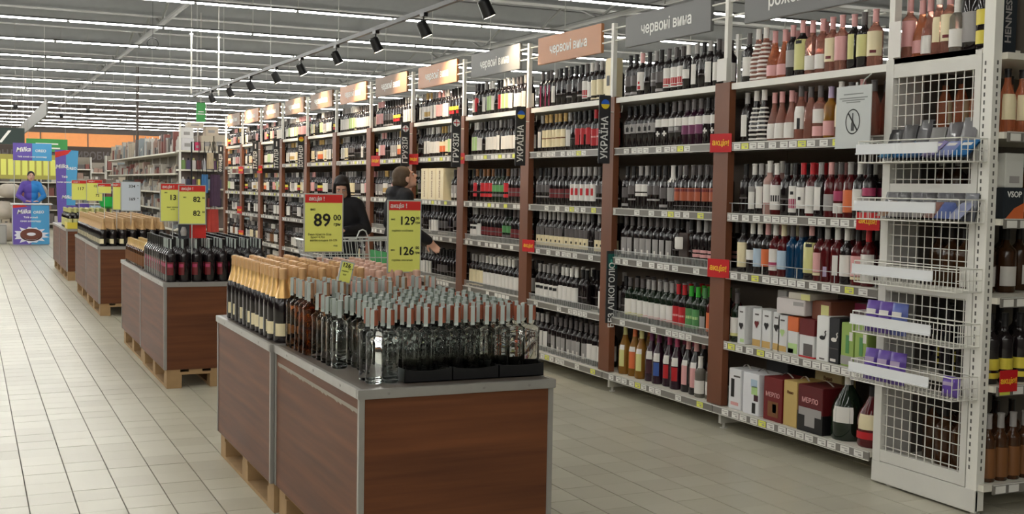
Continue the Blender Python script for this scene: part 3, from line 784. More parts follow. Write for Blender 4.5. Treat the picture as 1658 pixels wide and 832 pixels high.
# fifth shelf, left to right
bottle('wye', XG+.06, YB+BAY-.1, z5+.001, .3, 'dark bottle with white-yellow label at left end of carton shelf', 'wine bottles on the carton shelf')
ex = lambda hc: (('heart', .62, hc), ('band', .0, .14, 'o') if 0 else ('rect', .03, .2, .06, .94, 'gd'), ('rect', .84, .88, .3, .72, 'g'))
carton('white wine carton with dark leaf emblem, leftmost on fifth shelf', YB+BAY-.2, z5, .07, .215, .12, WB, extras=(('heart', .5, 'k'), ('rect', .84, .88, .3, .72, 'g'), ('rect', .05, .14, .1, .6, 'lgn')))
for i, (c, wd) in enumerate((('dr', 'red'), ('k', 'black'), ('k', 'narrow black'))):
    carton('white wine carton with %s heart emblem, %s in the carton row' % (wd, ORD[i+2]), YB+BAY-.345-i*.088, z5, .08 if i < 2 else .06, .215, .12, WB, extras=ex(c))
carton('white wine carton with green heart emblem beside orange carton', YB+BAY-.575, z5, .08, .205, .12, WB, extras=(('heart', .55, 'lgn'), ('rect', .03, .18, .06, .94, 'gd'), ('rect', .84, .88, .3, .72, 'g')))
carton('orange and white wine carton with fruit print', YB+BAY-.665, z5, .085, .205, .13, WB, extras=(('band', .62, 1.002, 'o'), ('rect', .04, .3, .06, .94, 'lgn'), ('rect', .04, .16, .4, .94, 'mgn')))
carton('red and white wine carton with grape print', YB+BAY-.78, z5, .12, .205, .13, WB, extras=(('band', .58, 1.002, 'dr'), ('rect', .05, .36, .1, .7, 'g'), ('band', 0, .04, 'r')))
carton('white wine carton with black swan emblem', YB+BAY-.905, z5, .095, .235, .13, (226, 226, 224), extras=(('swan', 'k'), ('rect', .04, .07, .3, .7, 'g')))
carton('black wine carton with white swan emblem', YB+BAY-.995, z5, .08, .235, .13, (34, 34, 38), extras=(('swan', 'w'), ('rect', .04, .1, .3, .8, 'w'), ('rect', .32, .33, .1, .9, 'g')))
for i in range(2):
    carton('pale green wine carton, %s of two beside the wire rack' % ('left' if i == 0 else 'right'), YB+BAY-1.095-i*.1, z5, .094, .22, .15, (150, 176, 92), extras=(('rect', .04, .24, .02, .98, 'lg'), ('rect', .3, .72, .35, .62, 'mgn'), ('rect', .6, .8, .1, .35, 'w')), grp='pale green wine cartons')
for i in range(3):
    carton('small grey-white carton, %s from bottom of the stack behind' % ORD[i+1], YB+BAY-.345, z5+.1+i*.07 if 0 else z5+.105+i*.071, .085, .07, .1, (186, 184, 182), x=XG+.19, grp='stacked small grey cartons')
carton('grey carton base supporting the small stacked cartons', YB+BAY-.345, z5, .085, .104, .1, (150, 148, 146), x=XG+.19)
carton('long white carton lying on the row of wine cartons', YB+BAY-.63, z5+.216, .21, .085, .3, (208, 200, 198), rz=.12, x=XG+.01, extras=(('rect', .6, .85, .05, .4, 'lg'),))
carton('white and yellow-green carton lying on the row', YB+BAY-.70, z5+.302, .17, .035, .2, (190, 184, 170), rz=.05, x=XG+.02, extras=(('rect', .0, .9, .0, .4, 'y'),))
carton('brown carton lying on red wine cartons', YB+BAY-.84, z5+.206, .15, .1, .26, (120, 70, 52), x=XG+.06, extras=(('rect', .2, .8, .1, .5, 'y'),))
carton('pale pink box behind the swan cartons', YB+BAY-.93, z5, .14, .30, .1, (188, 168, 172), x=XG+.22, extras=(('rect', .88, 1.0, 0, 1, 'mg'), ('rect', .3, .6, .2, .8, 'br')))
# bottom shelf
carton('white wine box with black figure at left end of bottom shelf', YB+BAY-.17, z0, .12, .235, .16, (222, 222, 224), x=XG+.01, extras=(('rect', .3, .75, .55, .8, 'k'), ('rect', .1, .18, .2, .8, 'p'), ('rect', .8, .84, .1, .6, 'g')), handle='w')
carton('white wine box with green grape picture on bottom shelf', YB+BAY-.335, z0, .15, .235, .17, (224, 224, 228), x=XG-.0, extras=(('rect', .68, .86, .12, .5, 'lb'), ('rect', .5, .7, .1, .45, 'lgn'), ('rect', .35, .5, .05, .3, 'dp'), ('rect', .05, .3, .2, .4, 'k')), handle='lg')
carton('dark red wine box with white handle next to white boxes', YB+BAY-.535, z0, .165, .24, .19, (112, 24, 26), x=XG+.0, extras=(('text', 'МЕРЛО', .034, 'p', .6), ('rect', .1, .45, .2, .75, 'br'), ('rect', .2, .4, .3, .5, 'lg')), handle='w')
carton('cream wine box with handle between two red boxes', YB+BAY-.685, z0, .115, .245, .19, (196, 168, 104), x=XG+.0, extras=(('text', 'Вино', .022, 'br', .75),), handle='w')
carton('dark red wine box with picture of people beside green demijohn', YB+BAY-.855, z0, .20, .245, .2, (92, 20, 24), x=XG-.005, extras=(('band', 0, .42, 'k'), ('rect', .35, .52, .05, .95, 'lg'), ('rect', .12, .35, .3, .7, 'lg'), ('text', 'МЕРЛО', .036, 'p', .68)), handle='w')
carton('cream wine box standing behind the red boxes', YB+BAY-.70, z0, .22, .33, .1, (206, 186, 130), x=XG+.24, extras=(('text', 'Вино', .03, 'br', .75),))
carton('dark box at the back corner of the bottom shelf', YB+BAY-.24, z0, .2, .31, .12, (70, 70, 72), x=XG+.25)
bottle('jgg', XG+.085, YB+BAY-1.045, z0+.001, .5, 'large green glass demijohn with white label on bottom shelf', 'wine demijohns on the bottom shelf', 'demijohn', 'bottle')
bottle('jgr', XG+.085, YB+BAY-1.225, z0+.001, .5, 'large dark demijohn with red label beside wire mesh rack', 'wine demijohns on the bottom shelf', 'demijohn', 'bottle')

# ================================================================== END UNIT WITH MESH SIDE
YN, YF = 3.715, 4.365
t = thing('end_shelving', 'white end shelving unit with wire mesh side and slotted post', 'shelving', (XG, YN, 0))
L_ = YF-YN; W_ = 1.3
MB().box(-.012, .03, L_-.05, L_, .02, 2.045).build('side_post', WHITE, t)
MB().box(-.012, .03, .066, .102, .115, 2.04).build('side_stile', WHITE, t)
MB().box(-.012, .035, .0, .06, .02, 2.35).build('slotted_post', POSTW, t)
sl = MB(); z = .2
while z < 2.0: sl.box(-.013, -.0119, .040, .048, z, z+.018); sl.box(.008, .016, -.0012, .0, z, z+.018); z += .034
sl.build('post_slot', M('slot_dark', (92, 90, 86), .7), t)['kind'] = 'stuff'
MB().box(-.012, .03, L_-.045, L_-.01, 2.045, 2.5).build('rear_sign_post', POSTW, t)
for z0_, z1_ in ((1.955, 2.045), (1.395, 1.455), (.945, .99), (.115, .17)): MB().box(-.010, .02, .07, L_-.01, z0_, z1_).build('cross_bar', WHITE, t)
box('base_plate', -.016, .0, .0, L_, .012, .112, WHITE, t, .002)
for y in (L_-.1, .03): MB().tube([(.02, y, 0), (.02, y, .006)], .022, 10).tube([(.02, y, .004), (.02, y, .03)], .009, 8).build('foot', WHITE, t)
def mesh_panel(z0, z1):
    m = MB(); w2 = .0017
    y = .12
    while y < L_-.06: m.box(-.002-w2, -.002+w2, y-w2, y+w2, z0, z1); y += .05
    z = z0+.02
    while z < z1: m.box(.002-w2, .002+w2, .10, L_-.05, z-w2, z+w2); z += .05
    m.build('mesh_panel', POSTW, t)
mesh_panel(1.455, 1.955); mesh_panel(.99, 1.395); mesh_panel(.17, .945)
MB().box(.02, W_, .60, .615, .1, 2.02).build('back_panel', M('grey_board', (96, 90, 84), .6), t); MB().box(.015, .17, .585, .599, .1, 2.02).build('side_board', M('pale_board', (176, 174, 170), .6), t)
ESH = [.14, .575, .962, 1.305, 1.68, 2.02]
for i, z in enumerate(ESH):
    sh = MB().box(.0 if i == 0 else .036, W_, -.03, .598, z-.028, z).build('shelf', SHELFW, t)
    if i == 5:
        MB().box(-.01, W_, .06, L_, 2.02, 2.045).build('top_shelf', SHELFW, t)
    if i < 5:
        MB().box(.05, W_, -.04, -.03, z-.042, z).box(.05, W_, -.043, -.03, z-.003, z+.002, 1).build('price_rail', [RAILG, RAILW], sh)
        for j, xx in enumerate((.09, .17, .30)):
            c = 'y' if (i == 1 and j == 0) else 'w'
            MB().box(xx-.03, xx+.03, -.0425, -.041, z-.038, z-.006).build('price_tag', TAGY if c == 'y' else TAGW, sh)
MB().box(W_, W_+.03, -.03, .44, 0, 2.3).build('right_post', POSTW, t)
flag(YN-.048, .60, XG+.10, 'on lower shelf of the end unit at right edge', 1.05, 0, '-Y')
def ebot(c, xs, lev, words, name='wine_bottle', y=.05, rz=PI/2-.3, yy=None):
    for i, xx in enumerate(xs):
        bottle(c, XG+xx, YN+(yy[i] if yy else y), ESH[lev]+.001, rz, '%s, %s from left on end unit %s shelf' % (words, ORD[i+1], LEV[lev]), 'bottles on the end unit %s shelf' % LEV[lev], name)
ebot('rse', (.13, .22, .32), 4, 'orange spirit bottle with cream label', 'spirit_bottle')
ebot('byl', (.09, .175, .27, .37), 1, 'black bottle with yellow labels', 'wine_bottle')
ebot('brw', (.085, .16, .235, .31), 0, 'brown bottle with ochre label', 'spirit_bottle', .035)
ebot('wdk', (.28, ), 3, 'dark flask bottle with white label', 'spirit_bottle')
ebot('wdk', (.08, .2, .33), 2, 'dark bottle with pale label in shade', 'wine_bottle', .2)
for lv, cc in ((5-1, 'rse'), (3, 'brw'), (2, 'wdk'), (1, 'byl'), (0, 'wdk')):
    for q in range(4):
        for r3 in range(3): BULK.put(cc, XG+.2+q*.1, YN+.28+r3*.1, ESH[lv]+.001, 2.2, 10)
        if q < 2 and lv in (0, 1, 2): BULK.put(cc, XG+.1, YN+.2+q*.1, ESH[lv]+.001, 2.8, 12)
t2 = thing('spirit_carton', 'black and orange spirit carton reading VSOP on end unit', 'box', (XG+.155, YN+.06, ESH[3]+.001))
box('carton', -.06, .06, -.05, .05, 0, .135, M('carton_black', (38, 44, 50), .5), t2, .002)
MB().add([(-.05,-.0512,.0),(.06,-.0512,0),(.06,-.0512,.07),(.0,-.0512,.045)], [(0,1,2,3)]).build('orange_print', CM('o'), t2)
txt('VSOP', .036, WTXT, t2, (.0, -.0515, .105))
t2 = thing('white_carton', 'tall pale carton standing on the black spirit carton', 'box', (XG+.155, YN+.06, ESH[3]+.137))
box('carton', -.055, .055, -.045, .045, 0, .15, M('carton_pale', (206, 206, 200), .5), t2, .002)
MB().box(-.03, .03, -.0462, -.0455, .02, .05).build('printed_panel', CM('lg'), t2)
t2 = thing('white_carton', 'small white carton left of the tall pale carton', 'box', (XG+.075, YN+.1, ESH[3]+.001))
box('carton', -.035, .03, -.045, .045, 0, .25, CM('w'), t2, .002)
t2 = thing('spirit_carton', 'tall dark carton with vertical lettering on end unit top', 'box', (XG+.12, YN+.1, ESH[5]+.001))
box('carton', -.05, .05, -.05, .05, 0, .32, M('carton_black', (38, 44, 50), .5), t2, .002)
txt('HENNESSY', .05, CM('lg'), t2, (.0, -.0515, .17), roll=PI/2)
t2 = thing('spirit_carton', 'wide brown carton with pale band at far right top', 'box', (XG+.28, YN+.1, ESH[5]+.001))
box('carton', -.07, .09, -.06, .06, 0, .28, M('carton_greybrown', (96, 88, 80), .5), t2, .002)
MB().box(-.06, .09, -.0615, -.0605, .19, .25).build('printed_band', CM('c'), t2); MB().box(-.05, .09, -.0615, -.0605, .02, .035).build('printed_band', CM('p'), t2)
# bottles standing on the top of the mesh side
for i, (c, y, x) in enumerate((('rpk', .56, .07), ('per', .49, .08), ('prw', .43, .07), ('rna', .365, .06), ('rcr', .31, .07), ('sml', .245, .05), ('mgm', .19, .10), ('mgy', .10, .09), ('mgm', .03, .13))):
    yy_ = YN+y
    bottle(c, XG+x, max(yy_, YN+.1) if c == 'mgm' and y < .1 else yy_+.03, 2.046, R_(20), '%s, %s from left above the mesh panel' % (D[c][7], ORD[i+1]), 'bottles on top of the end unit') if not (c == 'mgm' and y < .1) else None
t2 = thing('price_card', 'white price card on the top shelf corner above mesh', 'card', (XG-.014, YF-.05, 2.05))
MB().box(0, .003, -.04, .04, 0, .17).build('card', CM('w'), t2)

# wire baskets hooked on the mesh side
BLK = [(1.55, .10), (1.285, .10), (.985, .1), (.745, .1), (.515, .1)]
BN = ['top', 'second', 'middle', 'fourth', 'lowest']
for i, (zb, hb) in enumerate(BLK):
    y0b, y1b = 3.725, 4.36
    dX = .15
    t = thing('wire_basket', '%s white wire basket hooked on the mesh side of the end unit' % BN[i], 'basket', (XG-.018, y0b, zb), 0, 'wire baskets on the mesh side')
    m = MB(); r = .0022; Lb = y1b-y0b
    for (z) in (0, hb): 
        m.tube([(0, 0, z), (-dX, 0, z), (-dX, Lb, z), (0, Lb, z)], r*1.3, 5, cap=True)
    m.tube([(0, 0, 0), (0, Lb, 0)], r, 5); m.tube([(0, 0, hb), (0, Lb, hb)], r, 5)
    for yv in (0, Lb):
        for j in range(5): m.tube([(-dX*j/4, yv, 0), (-dX*j/4, yv, hb)], r, 4)
        m.tube([(0, yv, hb/2), (-dX, yv, hb/2)], r, 4)
    n = 26
    for j in range(n+1):
        yv = Lb*j/n; m.tube([(-dX, yv, 0), (-dX, yv, hb*.48)], r*.7, 4); m.tube([(0, yv, 0), (-dX, yv, 0)], r*.7, 4); m.tube([(0, yv, 0), (0, yv, hb*.8)], r*.7, 4)
    m.build('wire_frame', POSTW, t)
    st = MB().box(-dX-.008, -dX-.003, .13, Lb+.01, hb*.42, hb*.86).box(-dX-.012, -dX-.003, .13, Lb+.01, hb*.38, hb*.45)
    st.build('label_strip', M('strip_plastic', (226, 228, 230), .18, coat=.3), t)
def pack(kind, label, x, y, z, w_, h, d, col, rot, grp, print_=None):
    t = thing('snack_pack', label, 'package', (x, y, z), 0, grp); t.rotation_euler = rot
    # pillow pack
    m = MB(); N = 6; vs = []; fs = []
    for s in (1, -1):
        for a in range(N+1):
            for b2 in range(N+1):
                u, v = a/N*2-1, b2/N*2-1
                th = d/2*(max(0, (1-u**4))*max(0, (1-v**4)))**.5*(1+.08*math.sin(9*u+5*v)) if kind == 'bag' else d/2*(1 if abs(u) < .99 and abs(v) < .99 else .6)
                vs.append((s*th, u*w_/2, (v+1)*h/2))
    for s in range(2):
        o_ = s*(N+1)**2
        for a in range(N):
            for b2 in range(N): fs.append((o_+a*(N+1)+b2, o_+(a+1)*(N+1)+b2, o_+(a+1)*(N+1)+b2+1, o_+a*(N+1)+b2+1))
    m.add(vs, fs).build('wrapper', M('wrap_'+'_'.join(map(str, col)), col, .3, coat=.2, noise=.2, nscale=25), t, True)
    if print_:
        MB().box(-d/2-.002, -d/2-.001, -w_*.3, w_*.3, h*.55, h*.72).build('printed_panel', CM(print_), t)
PU = (104, 76, 166); PB = (62, 140, 190)
for bi, zb in ((3, .745), (4, .515)):
    for i in range(3 if bi == 3 else 4):
        y = 4.30-i*.085 if i < 3 else 3.80
        nmz = ('leftmost', 'middle', 'third', 'far right')[i]
        pack('bag', 'purple chocolate bag standing in %s wire basket, %s' % (BN[bi], nmz), XG-.10, y, zb+.004, .085, .15 if i < 3 else .09, .05, PU if (i, bi) != (2, 3) else (96, 110, 180), (0, .12, .2), 'purple chocolate bags in the %s basket' % BN[bi], 'w' if bi == 3 else 'lv')
for i in range(6):
    cols = ((64, 140, 190), (52, 130, 196), (70, 120, 176), (150, 140, 190), (140, 150, 200), (40, 110, 170))
    pack('bar', 'blue chocolate bar lying in the top wire basket, %s from left' % ORD[i+1], XG-.105, 4.26-i*.092, 1.575, .085, .12, .016, cols[i], (0, R_(52), .1*((i % 3)-1)), 'blue chocolate bars in the top basket', 'w')
    pack('bar', 'dark chocolate bar leaning on mesh in top basket, %s from left' % ORD[i+1], XG-.045, 4.28-i*.09, 1.565, .085, .15+.02*((i*7) % 3), .014, ((46,44,46),(62,60,62),(44,42,46),(120,118,116),(70,66,70),(110,108,110))[i], (0, R_(16), .08*((i % 2)-.5)), 'dark chocolate bars in the top basket')
for i in range(7):
    pack('bag', 'silver and brown sweets pack lying in second basket, %s from left' % ORD[i+1], XG-.095, 4.28-i*.076, 1.30, .08, .11, .03, ((150,112,80),(160,152,148),(140,136,136),(168,160,158),(150,110,100),(96,112,170),(150,156,190))[i], (0, R_(48), .15*((i % 3)-1)), 'sweets packs in the second basket')
    pack('bar', 'dark chocolate bar leaning on mesh in second basket, %s from left' % ORD[i+1], XG-.04, 4.29-i*.082, 1.292, .08, .125, .014, ((58,56,58),(48,46,48),(52,50,54),(40,38,40),(60,60,66),(56,54,58),(90,92,100))[i], (0, R_(14), .1*((i % 2)-.5)), 'dark chocolate bars in the second basket')

# ================================================================== PALLET DISPLAYS
def pallet(x0, x1, y0, y1, label):
    t = thing('wooden_pallet', label, 'pallet', (x0, y0, 0)); W = x1-x0; L = y1-y0
    for i, xx in enumerate((0, W/2-.05, W-.1)):
        MB().box(xx, xx+.1, 0, L, 0, .018).build('bottom_board', PALW, t)
        for yy in (0, L/2-.06, L-.12): MB().box(xx, xx+.1, yy, yy+.12, .018, .092).build('block', PALW, t)
    for yy in (0, L/2-.05, L-.1): MB().box(0, W, yy, yy+.1, .092, .11).build('stringer_board', PALW, t)
    n = 5
    for i in range(n): xx = (W-.09)*i/(n-1); MB().box(xx, xx+.09, 0, L, .11, .128).build('deck_board', PALW, t)
TOPB = M('display_top_grey', (96, 88, 80), .35, noise=.15)
ZT = .725
def stand(x0, x1, y0, y1, label, topmat=None, plabel='', trim=ALU):
    t = thing('display_box', label, 'display stand', (x0, y0, .129)); W = x1-x0; L = y1-y0; H = ZT-.129
    box('top_board', .004, W-.004, .004, L-.004, H-.03, H-.002, topmat or TOPB, t)
    for nme, a in (('side_panel', (.004, .018, .018, L-.018, 0, H-.03)), ('side_panel', (W-.018, W-.004, .018, L-.018, 0, H-.03)), ('end_panel', (.018, W-.018, .004, .018, 0, H-.03)), ('end_panel', (.018, W-.018, L-.018, L-.004, 0, H-.03))):
        MB().box(*a).build(nme, LAM, t)
    for (x, y) in ((0, 0), (W-.02, 0), (0, L-.02), (W-.02, L-.02)): box('corner_trim', x, x+.02, y, y+.02, 0, H-.03, trim, t, .002)
    e = .006
    for a in ((-e, W+e, -e, .014), (-e, W+e, L-.014, L+e), (-e, .014, .014, L-.014), (W-.014, W+e, .014, L-.014)): box('edge_trim', a[0], a[1], a[2], a[3], H-.032, H, trim, t, .002)
    sc_ = MB()
    for x in (.1, W*.62, W-.1): sc_.tube([(x, -e-.0015, H-.016), (x, -e+.001, H-.016)], .005, 8)
    for y in (.2, .55, .95):
        if y < L: sc_.tube([(-e-.0015, y, H-.016), (-e+.001, y, H-.016)], .005, 8)
    sc_.build('screw', GREYM, t)
    pallet(x0+.02, x1-.02, y0+.01, y1-.01, plabel)
    return t
s1 = stand(1.165, 1.885, 3.675, 4.845, 'nearest brown display stand with metal edges carrying clear bottles', plabel='wooden pallet under the nearest display stand')
# peeled strip of old tape under the near left edge
pk_ = MB(); n = 24
for i in range(n):
    y = .03+1.1*i/n; a = .012+.01*math.sin(i*1.7)+.004*math.sin(i*5.1); pk_.add([(.0028, y, .515-a*.3), (.0028, y+1.1/n, .515), (.0028, y+1.1/n, .528), (.0028, y, .528)], [(0,1,2,3)])
pk_.build('tape_strip', M('old_tape', (150, 142, 130), .6), s1)
stand(1.150, 1.870, 4.86, 6.03, 'second brown display stand behind the nearest, carrying gold-foiled bottles', plabel='wooden pallet under the second display stand')
stand(1.190, 1.910, 8.10, 9.32, 'third brown display stand carrying black wine bottles', plabel='wooden pallet under the third display stand')
stand(1.200, 1.920, 9.36, 10.6, 'fourth brown display stand carrying short tan-capped bottles', plabel='wooden pallet under the fourth display stand')
stand(1.215, 1.935, 12.75, 14.2, 'fifth brown display stand carrying gold-capped sparkling bottles', plabel='wooden pallet under the fifth display stand')
stand(1.225, 1.945, 14.25, 15.75, 'sixth brown display stand carrying more sparkling bottles', plabel='wooden pallet under the sixth display stand')
stand(1.235, 1.955, 17.4, 18.8, 'seventh brown display stand carrying yellow-labelled bottles', plabel='wooden pallet under the seventh display stand')
stand(1.240, 1.960, 18.85, 20.3, 'farthest brown display stand beside the promotion panel', plabel='wooden pallet under the farthest display stand')

# clear vodka bottles
VG = M('clear_glass', (230, 232, 230), .02, trans=1, ior=1.22)
VG2 = M('tinted_spirit_glass', (208, 172, 140), .03, trans=1, ior=1.25)
STAMP = M('tax_stamp', (168, 176, 171), .5, noise=.1, nscale=60)
vp = profile('vod', .25, .0291)
v_body = MB().lathe(vp, 14).mesh('glass_body', VG, True)
v_body2 = MB().lathe(profile('vod', .285, .031), 14).mesh('glass_body', VG2, True)
def capmesh(H, m, r=.0125): return MB().lathe([(r-.0002, H*.79), (r+.0012, H*.795), (r+.0012, H*.995), (.003, H+.001)], 12, capb=False).mesh('cap', m, True)
def stampmesh(H, r=.0125):
    e = r+.0022; w2 = .0072
    m = MB(); z1 = H+.002; z0_ = H*.75
    pr_ = [(-e-.002, z0_), (-e, H*.78), (-e, z1), (e, z1), (e, H*.86)]
    for (a, za), (b2, zb) in zip(pr_, pr_[1:]): m.add([(a, -w2, za), (a, w2, za), (b2, w2, zb), (b2, -w2, zb)], [(0,1,2,3)])
    return m.mesh('tax_stamp', STAMP)
CAPR = M('cap_copper', (150, 84, 62), .35, metal=.2); CAPT = M('cap_teal', (128, 138, 128), .4); CAPS = M('cap_bronze', (172, 132, 100), .4, metal=.2); CAPP = M('cap_pink', (206, 160, 146), .4)
vc = {m.name: (capmesh(.25, m), capmesh(.285, m)) for m in (CAPR, CAPT, CAPS, CAPP)}
st_a, st_b = stampmesh(.25), stampmesh(.285)
vsh = MB().lathe([(.0278, .161), (.0283, .163)], 14, a0=PI, a1=PI*1.9).mesh('embossed_band', M('emboss', (180, 190, 186), .2, trans=.5), True)
def vodka(x, y, z, row, col, kind, rz):
    tall = kind == 'b'
    lab = ('amber spirit bottle with bronze cap, row %s from the front, %s from left' if tall else 'clear spirit bottle with paper stamp, row %s from the front, %s from left') % (ORD[row] if row < 19 else row, ORD[col])
    t = thing('spirit_bottle', lab, 'bottle', (x, y, z), rz, 'spirit bottles on the nearest display stand')
    link('glass_body', v_body2 if tall else v_body, t)
    cm = (CAPS if random.random() < .7 else CAPP) if tall else (CAPR if (row <= 3 or random.random() < .18) else CAPT)
    link('cap', vc[cm.name][1 if tall else 0], t); link('tax_stamp', st_b if tall else st_a, t)
    return t
zt = ZT+.001
# trays at the front row
for i in range(3):
    x0 = 1.352+.0006*i+i*.1775; t = thing('bottle_tray', 'black cardboard tray, %s from left at the front stand edge' % ORD[i+1], 'tray', (x0, 3.757, zt), 0, 'black trays under the front bottles')
    W = .176; m = MB(); Ld = .24; h0 = .045
    m.box(0, W, 0, Ld, 0, .002); m.box(0, .002, 0, Ld, .002, h0); m.box(W-.002, W, 0, Ld, .002, h0); m.box(.002, W-.002, Ld-.002, Ld, .002, h0)
    m.build('tray_base', BLACKP, t)
    # front wall with scooped lip
    vs = []; N = 12
    for j in range(N+1):
        u = j/N; zz = h0-.007*math.sin(PI*u)*(1 if i < 2 else .5)+(.004 if j in (0, N) else 0)
        vs += [(W*u, 0, 0), (W*u, 0, zz), (W*u, .002, 0), (W*u, .002, zz)]
    fs = []
    for j in range(N): a = j*4; b2 = a+4; fs += [(a, b2, b2+1, a+1), (a+2, a+3, b2+3, b2+2), (a+1, b2+1, b2+3, a+3)]
    MB().add(vs, fs).build('tray_front', BLACKP, t)
Xc = [1.252, 1.311]+[1.383+.0585*i for i in range(9)]
row = 0; y = 3.792
nv = 0
while y < 4.50:
    row += 1
    for c, x in enumerate(Xc):
        if c == 0 and 3.93 < y < 4.09: continue
        if c == 0 and y > 4.09: xx = 1.236
        else: xx = x
        inb = c >= 2 and y < 3.98
        dx, dy = random.uniform(-.001, .001), random.uniform(-.001, .001)
        vodka(xx+dx, y+dy, zt+(.002 if inb else 0), row, c+1, 'a', R_(60)+random.uniform(-.35, .35)); nv += 1
    y += .071
y += .01
while y < 4.83:
    row += 1
    for c in range(10):
        if c >= 6 and y < 4.7:
            vodka(1.23+c*.066, y, zt, row, c+1, 'a', R_(60)+random.uniform(-.4, .4)); nv += 1; continue
        vodka(1.225+c*.066, y+random.uniform(-.001, .001), zt, row, c+1, 'b', R_(60)+random.uniform(-.4, .4)); nv += 1
    y += .067
print('vodka', nv)
# sparkling bottles with gold foil
GOLD = M('gold_foil', (208, 168, 108), .3, metal=.8, noise=.15, nscale=50); GOLDP = M('pink_gold_foil', (216, 160, 138), .38, metal=.3, noise=.15, nscale=50)
GCAP = M('foil_cap_pale', (212, 170, 122), .4, metal=.4)
def spark(H, R, foil, capm):
    pr = profile('chp', H, R)
    body = MB().lathe([p for p in pr if p[1] <= .9*H], 14).mesh('glass_body', GL['dk'], True)
    zc = .60*H
    fp = [(rad_at(pr, zc)+.001, zc)]+[(r+.0014, z) for r, z in pr if zc+.003 < z < H*.955]+[(.0165, .955*H)]
    fo = MB().lathe(fp, 14, capb=False, capt=False).mesh('foil', foil, True)
    ca = MB().lathe([(.0175, .85*H), (.0178, .86*H), (.0168, .93*H), (.0185, .96*H), (.0172, .995*H), (.008, 1.004*H)], 14, capb=False).mesh('foil_cap', capm, True)
    lb = MB().lathe([(R+.001, .09*H), (R+.001, .26*H)], 8, a0=PI-.55, a1=PI+.55).mesh('label', CM('c'), True)
    st = MB().lathe([(rad_at(pr, .5*H)+.001, .47*H), (rad_at(pr, .56*H)+.001, .545*H)], 14, capb=False, capt=False).mesh('neck_band', CM('k'), True)
    return [('glass_body', body), ('foil', fo), ('foil_cap', ca), ('label', lb), ('neck_band', st)]
SG = spark(.315, .041, GOLD, GCAP); SP = spark(.30, .040, GOLDP, M('pale_cap', (212, 172, 152), .45)); ST = spark(.29, .042, M('tan_foil', (184, 150, 104), .4, metal=.4), M('tan_cap', (196, 162, 118), .5))
def sparkling(parts, x, y, row, col, where, group, rz):
    t = thing('sparkling_bottle', 'gold-foiled sparkling wine bottle on %s stand, row %s, %s from left' % (where, ORD[row], ORD[col]), 'bottle', (x, y, zt), rz, group)
    for n, me in parts: link(n, me, t)
y = 4.925; row = 0
while y < 5.97:
    row += 1
    for c in range(8):
        x = 1.213+c*.0865+(.003 if row % 2 else 0)
        sparkling(SP if c >= 5 or (c >= 4 and row > 6) else SG, x+random.uniform(-.002, .002), y+random.uniform(-.002, .002), row, c+1, 'second', 'sparkling bottles on the second stand', R_(55)+random.uniform(-.5, .5))
    y += .0875
# black wine bottles on stand three
y = 8.155; row = 0; W2 = MB()
wme = templates('wn2'); stw = MB().add([(-.0168, -.0055, .225), (-.0168, .0055, .225), (-.0168, .0055, .289), (-.0168, -.0055, .289)], [(0,1,2,3)]).mesh('tax_stamp', STAMP)
while y < 9.28:
    row += 1
    for c in range(8):
        x = 1.245+c*.0865
        if row > 4: BULK.put('wn2', x, y, zt, R_(60), 10); continue
        t = thing('wine_bottle', 'black red-print wine bottle on third stand, row %s from front, %s from left' % (ORD[row], ORD[c+1]), 'bottle', (x, y, zt), R_(60)+random.uniform(-.3, .3), 'black wine bottles on the third stand')
        for n, me in wme: link(n, me, t)
        link('tax_stamp', stw, t)
    y += .088
# short tan-capped bottles on stand four
D['tan'] = ('jar', .20, .036, 'bw', 'gd', .72, [(.1, .5, 60, 'br')], 'short brown bottle with tan cap')
row = 0; y = 9.42
while y < 10.5:
    row += 1
    for c in range(8):
        if y < 9.9 and c < 2 or y >= 9.9 or c >= 5: bottle('tan', 1.25+c*.086, y, zt, R_(60), 'short brown tan-capped bottle on fourth stand, row %s, %s from left' % (ORD[row], ORD[c+1]), 'short bottles on the fourth stand', 'spirit_bottle')
    y += .1
# sparkling on stands five and six
for (xa, ya, yb_, where) in ((1.27, 12.82, 14.1, 'fifth'), (1.28, 14.33, 15.65, 'sixth')):
    y = ya; row = 0
    while y < yb_:
        row += 1
        for c in range(7):
            sparkling(ST, xa+c*.099, y, row, c+1, where, 'sparkling bottles on the %s stand' % where, R_(60))
        y += .105
# yellow-label bottles on stand seven, in trays
for i in range(3):
    t = thing('bottle_tray', 'yellow cardboard tray on seventh stand, %s from left' % ORD[i+1], 'tray', (1.255+i*.232, 17.46, zt), 0, 'yellow trays on the seventh stand')
    m = MB(); m.box(0, .228, 0, .5, 0, .002); m.box(0, .002, 0, .5, .002, .09); m.box(.226, .228, 0, .5, .002, .09); m.box(.002, .226, 0, .002, .002, .09); m.box(.002, .226, .498, .5, .002, .09); m.build('tray_base', CM('yy'), t)
row = 0; y = 17.51
while y < 18.7:
    row += 1
    for c in range(8):
        tr_ = y < 17.95
        xx = 1.255+(c//3)*.232+.04+(c % 3)*.073
        if row > 2: BULK.put('ybt', xx, y, zt+(.002 if tr_ else 0), R_(60)); continue
        bottle('ybt', xx, y, zt+(.002 if tr_ else 0), R_(60), 'yellow-labelled dark bottle on seventh stand, row %s, %s from left' % (ORD[min(row, 18)], ORD[c+1]), 'yellow-labelled bottles on the seventh stand')
    y += .085 if y < 17.88 else .12

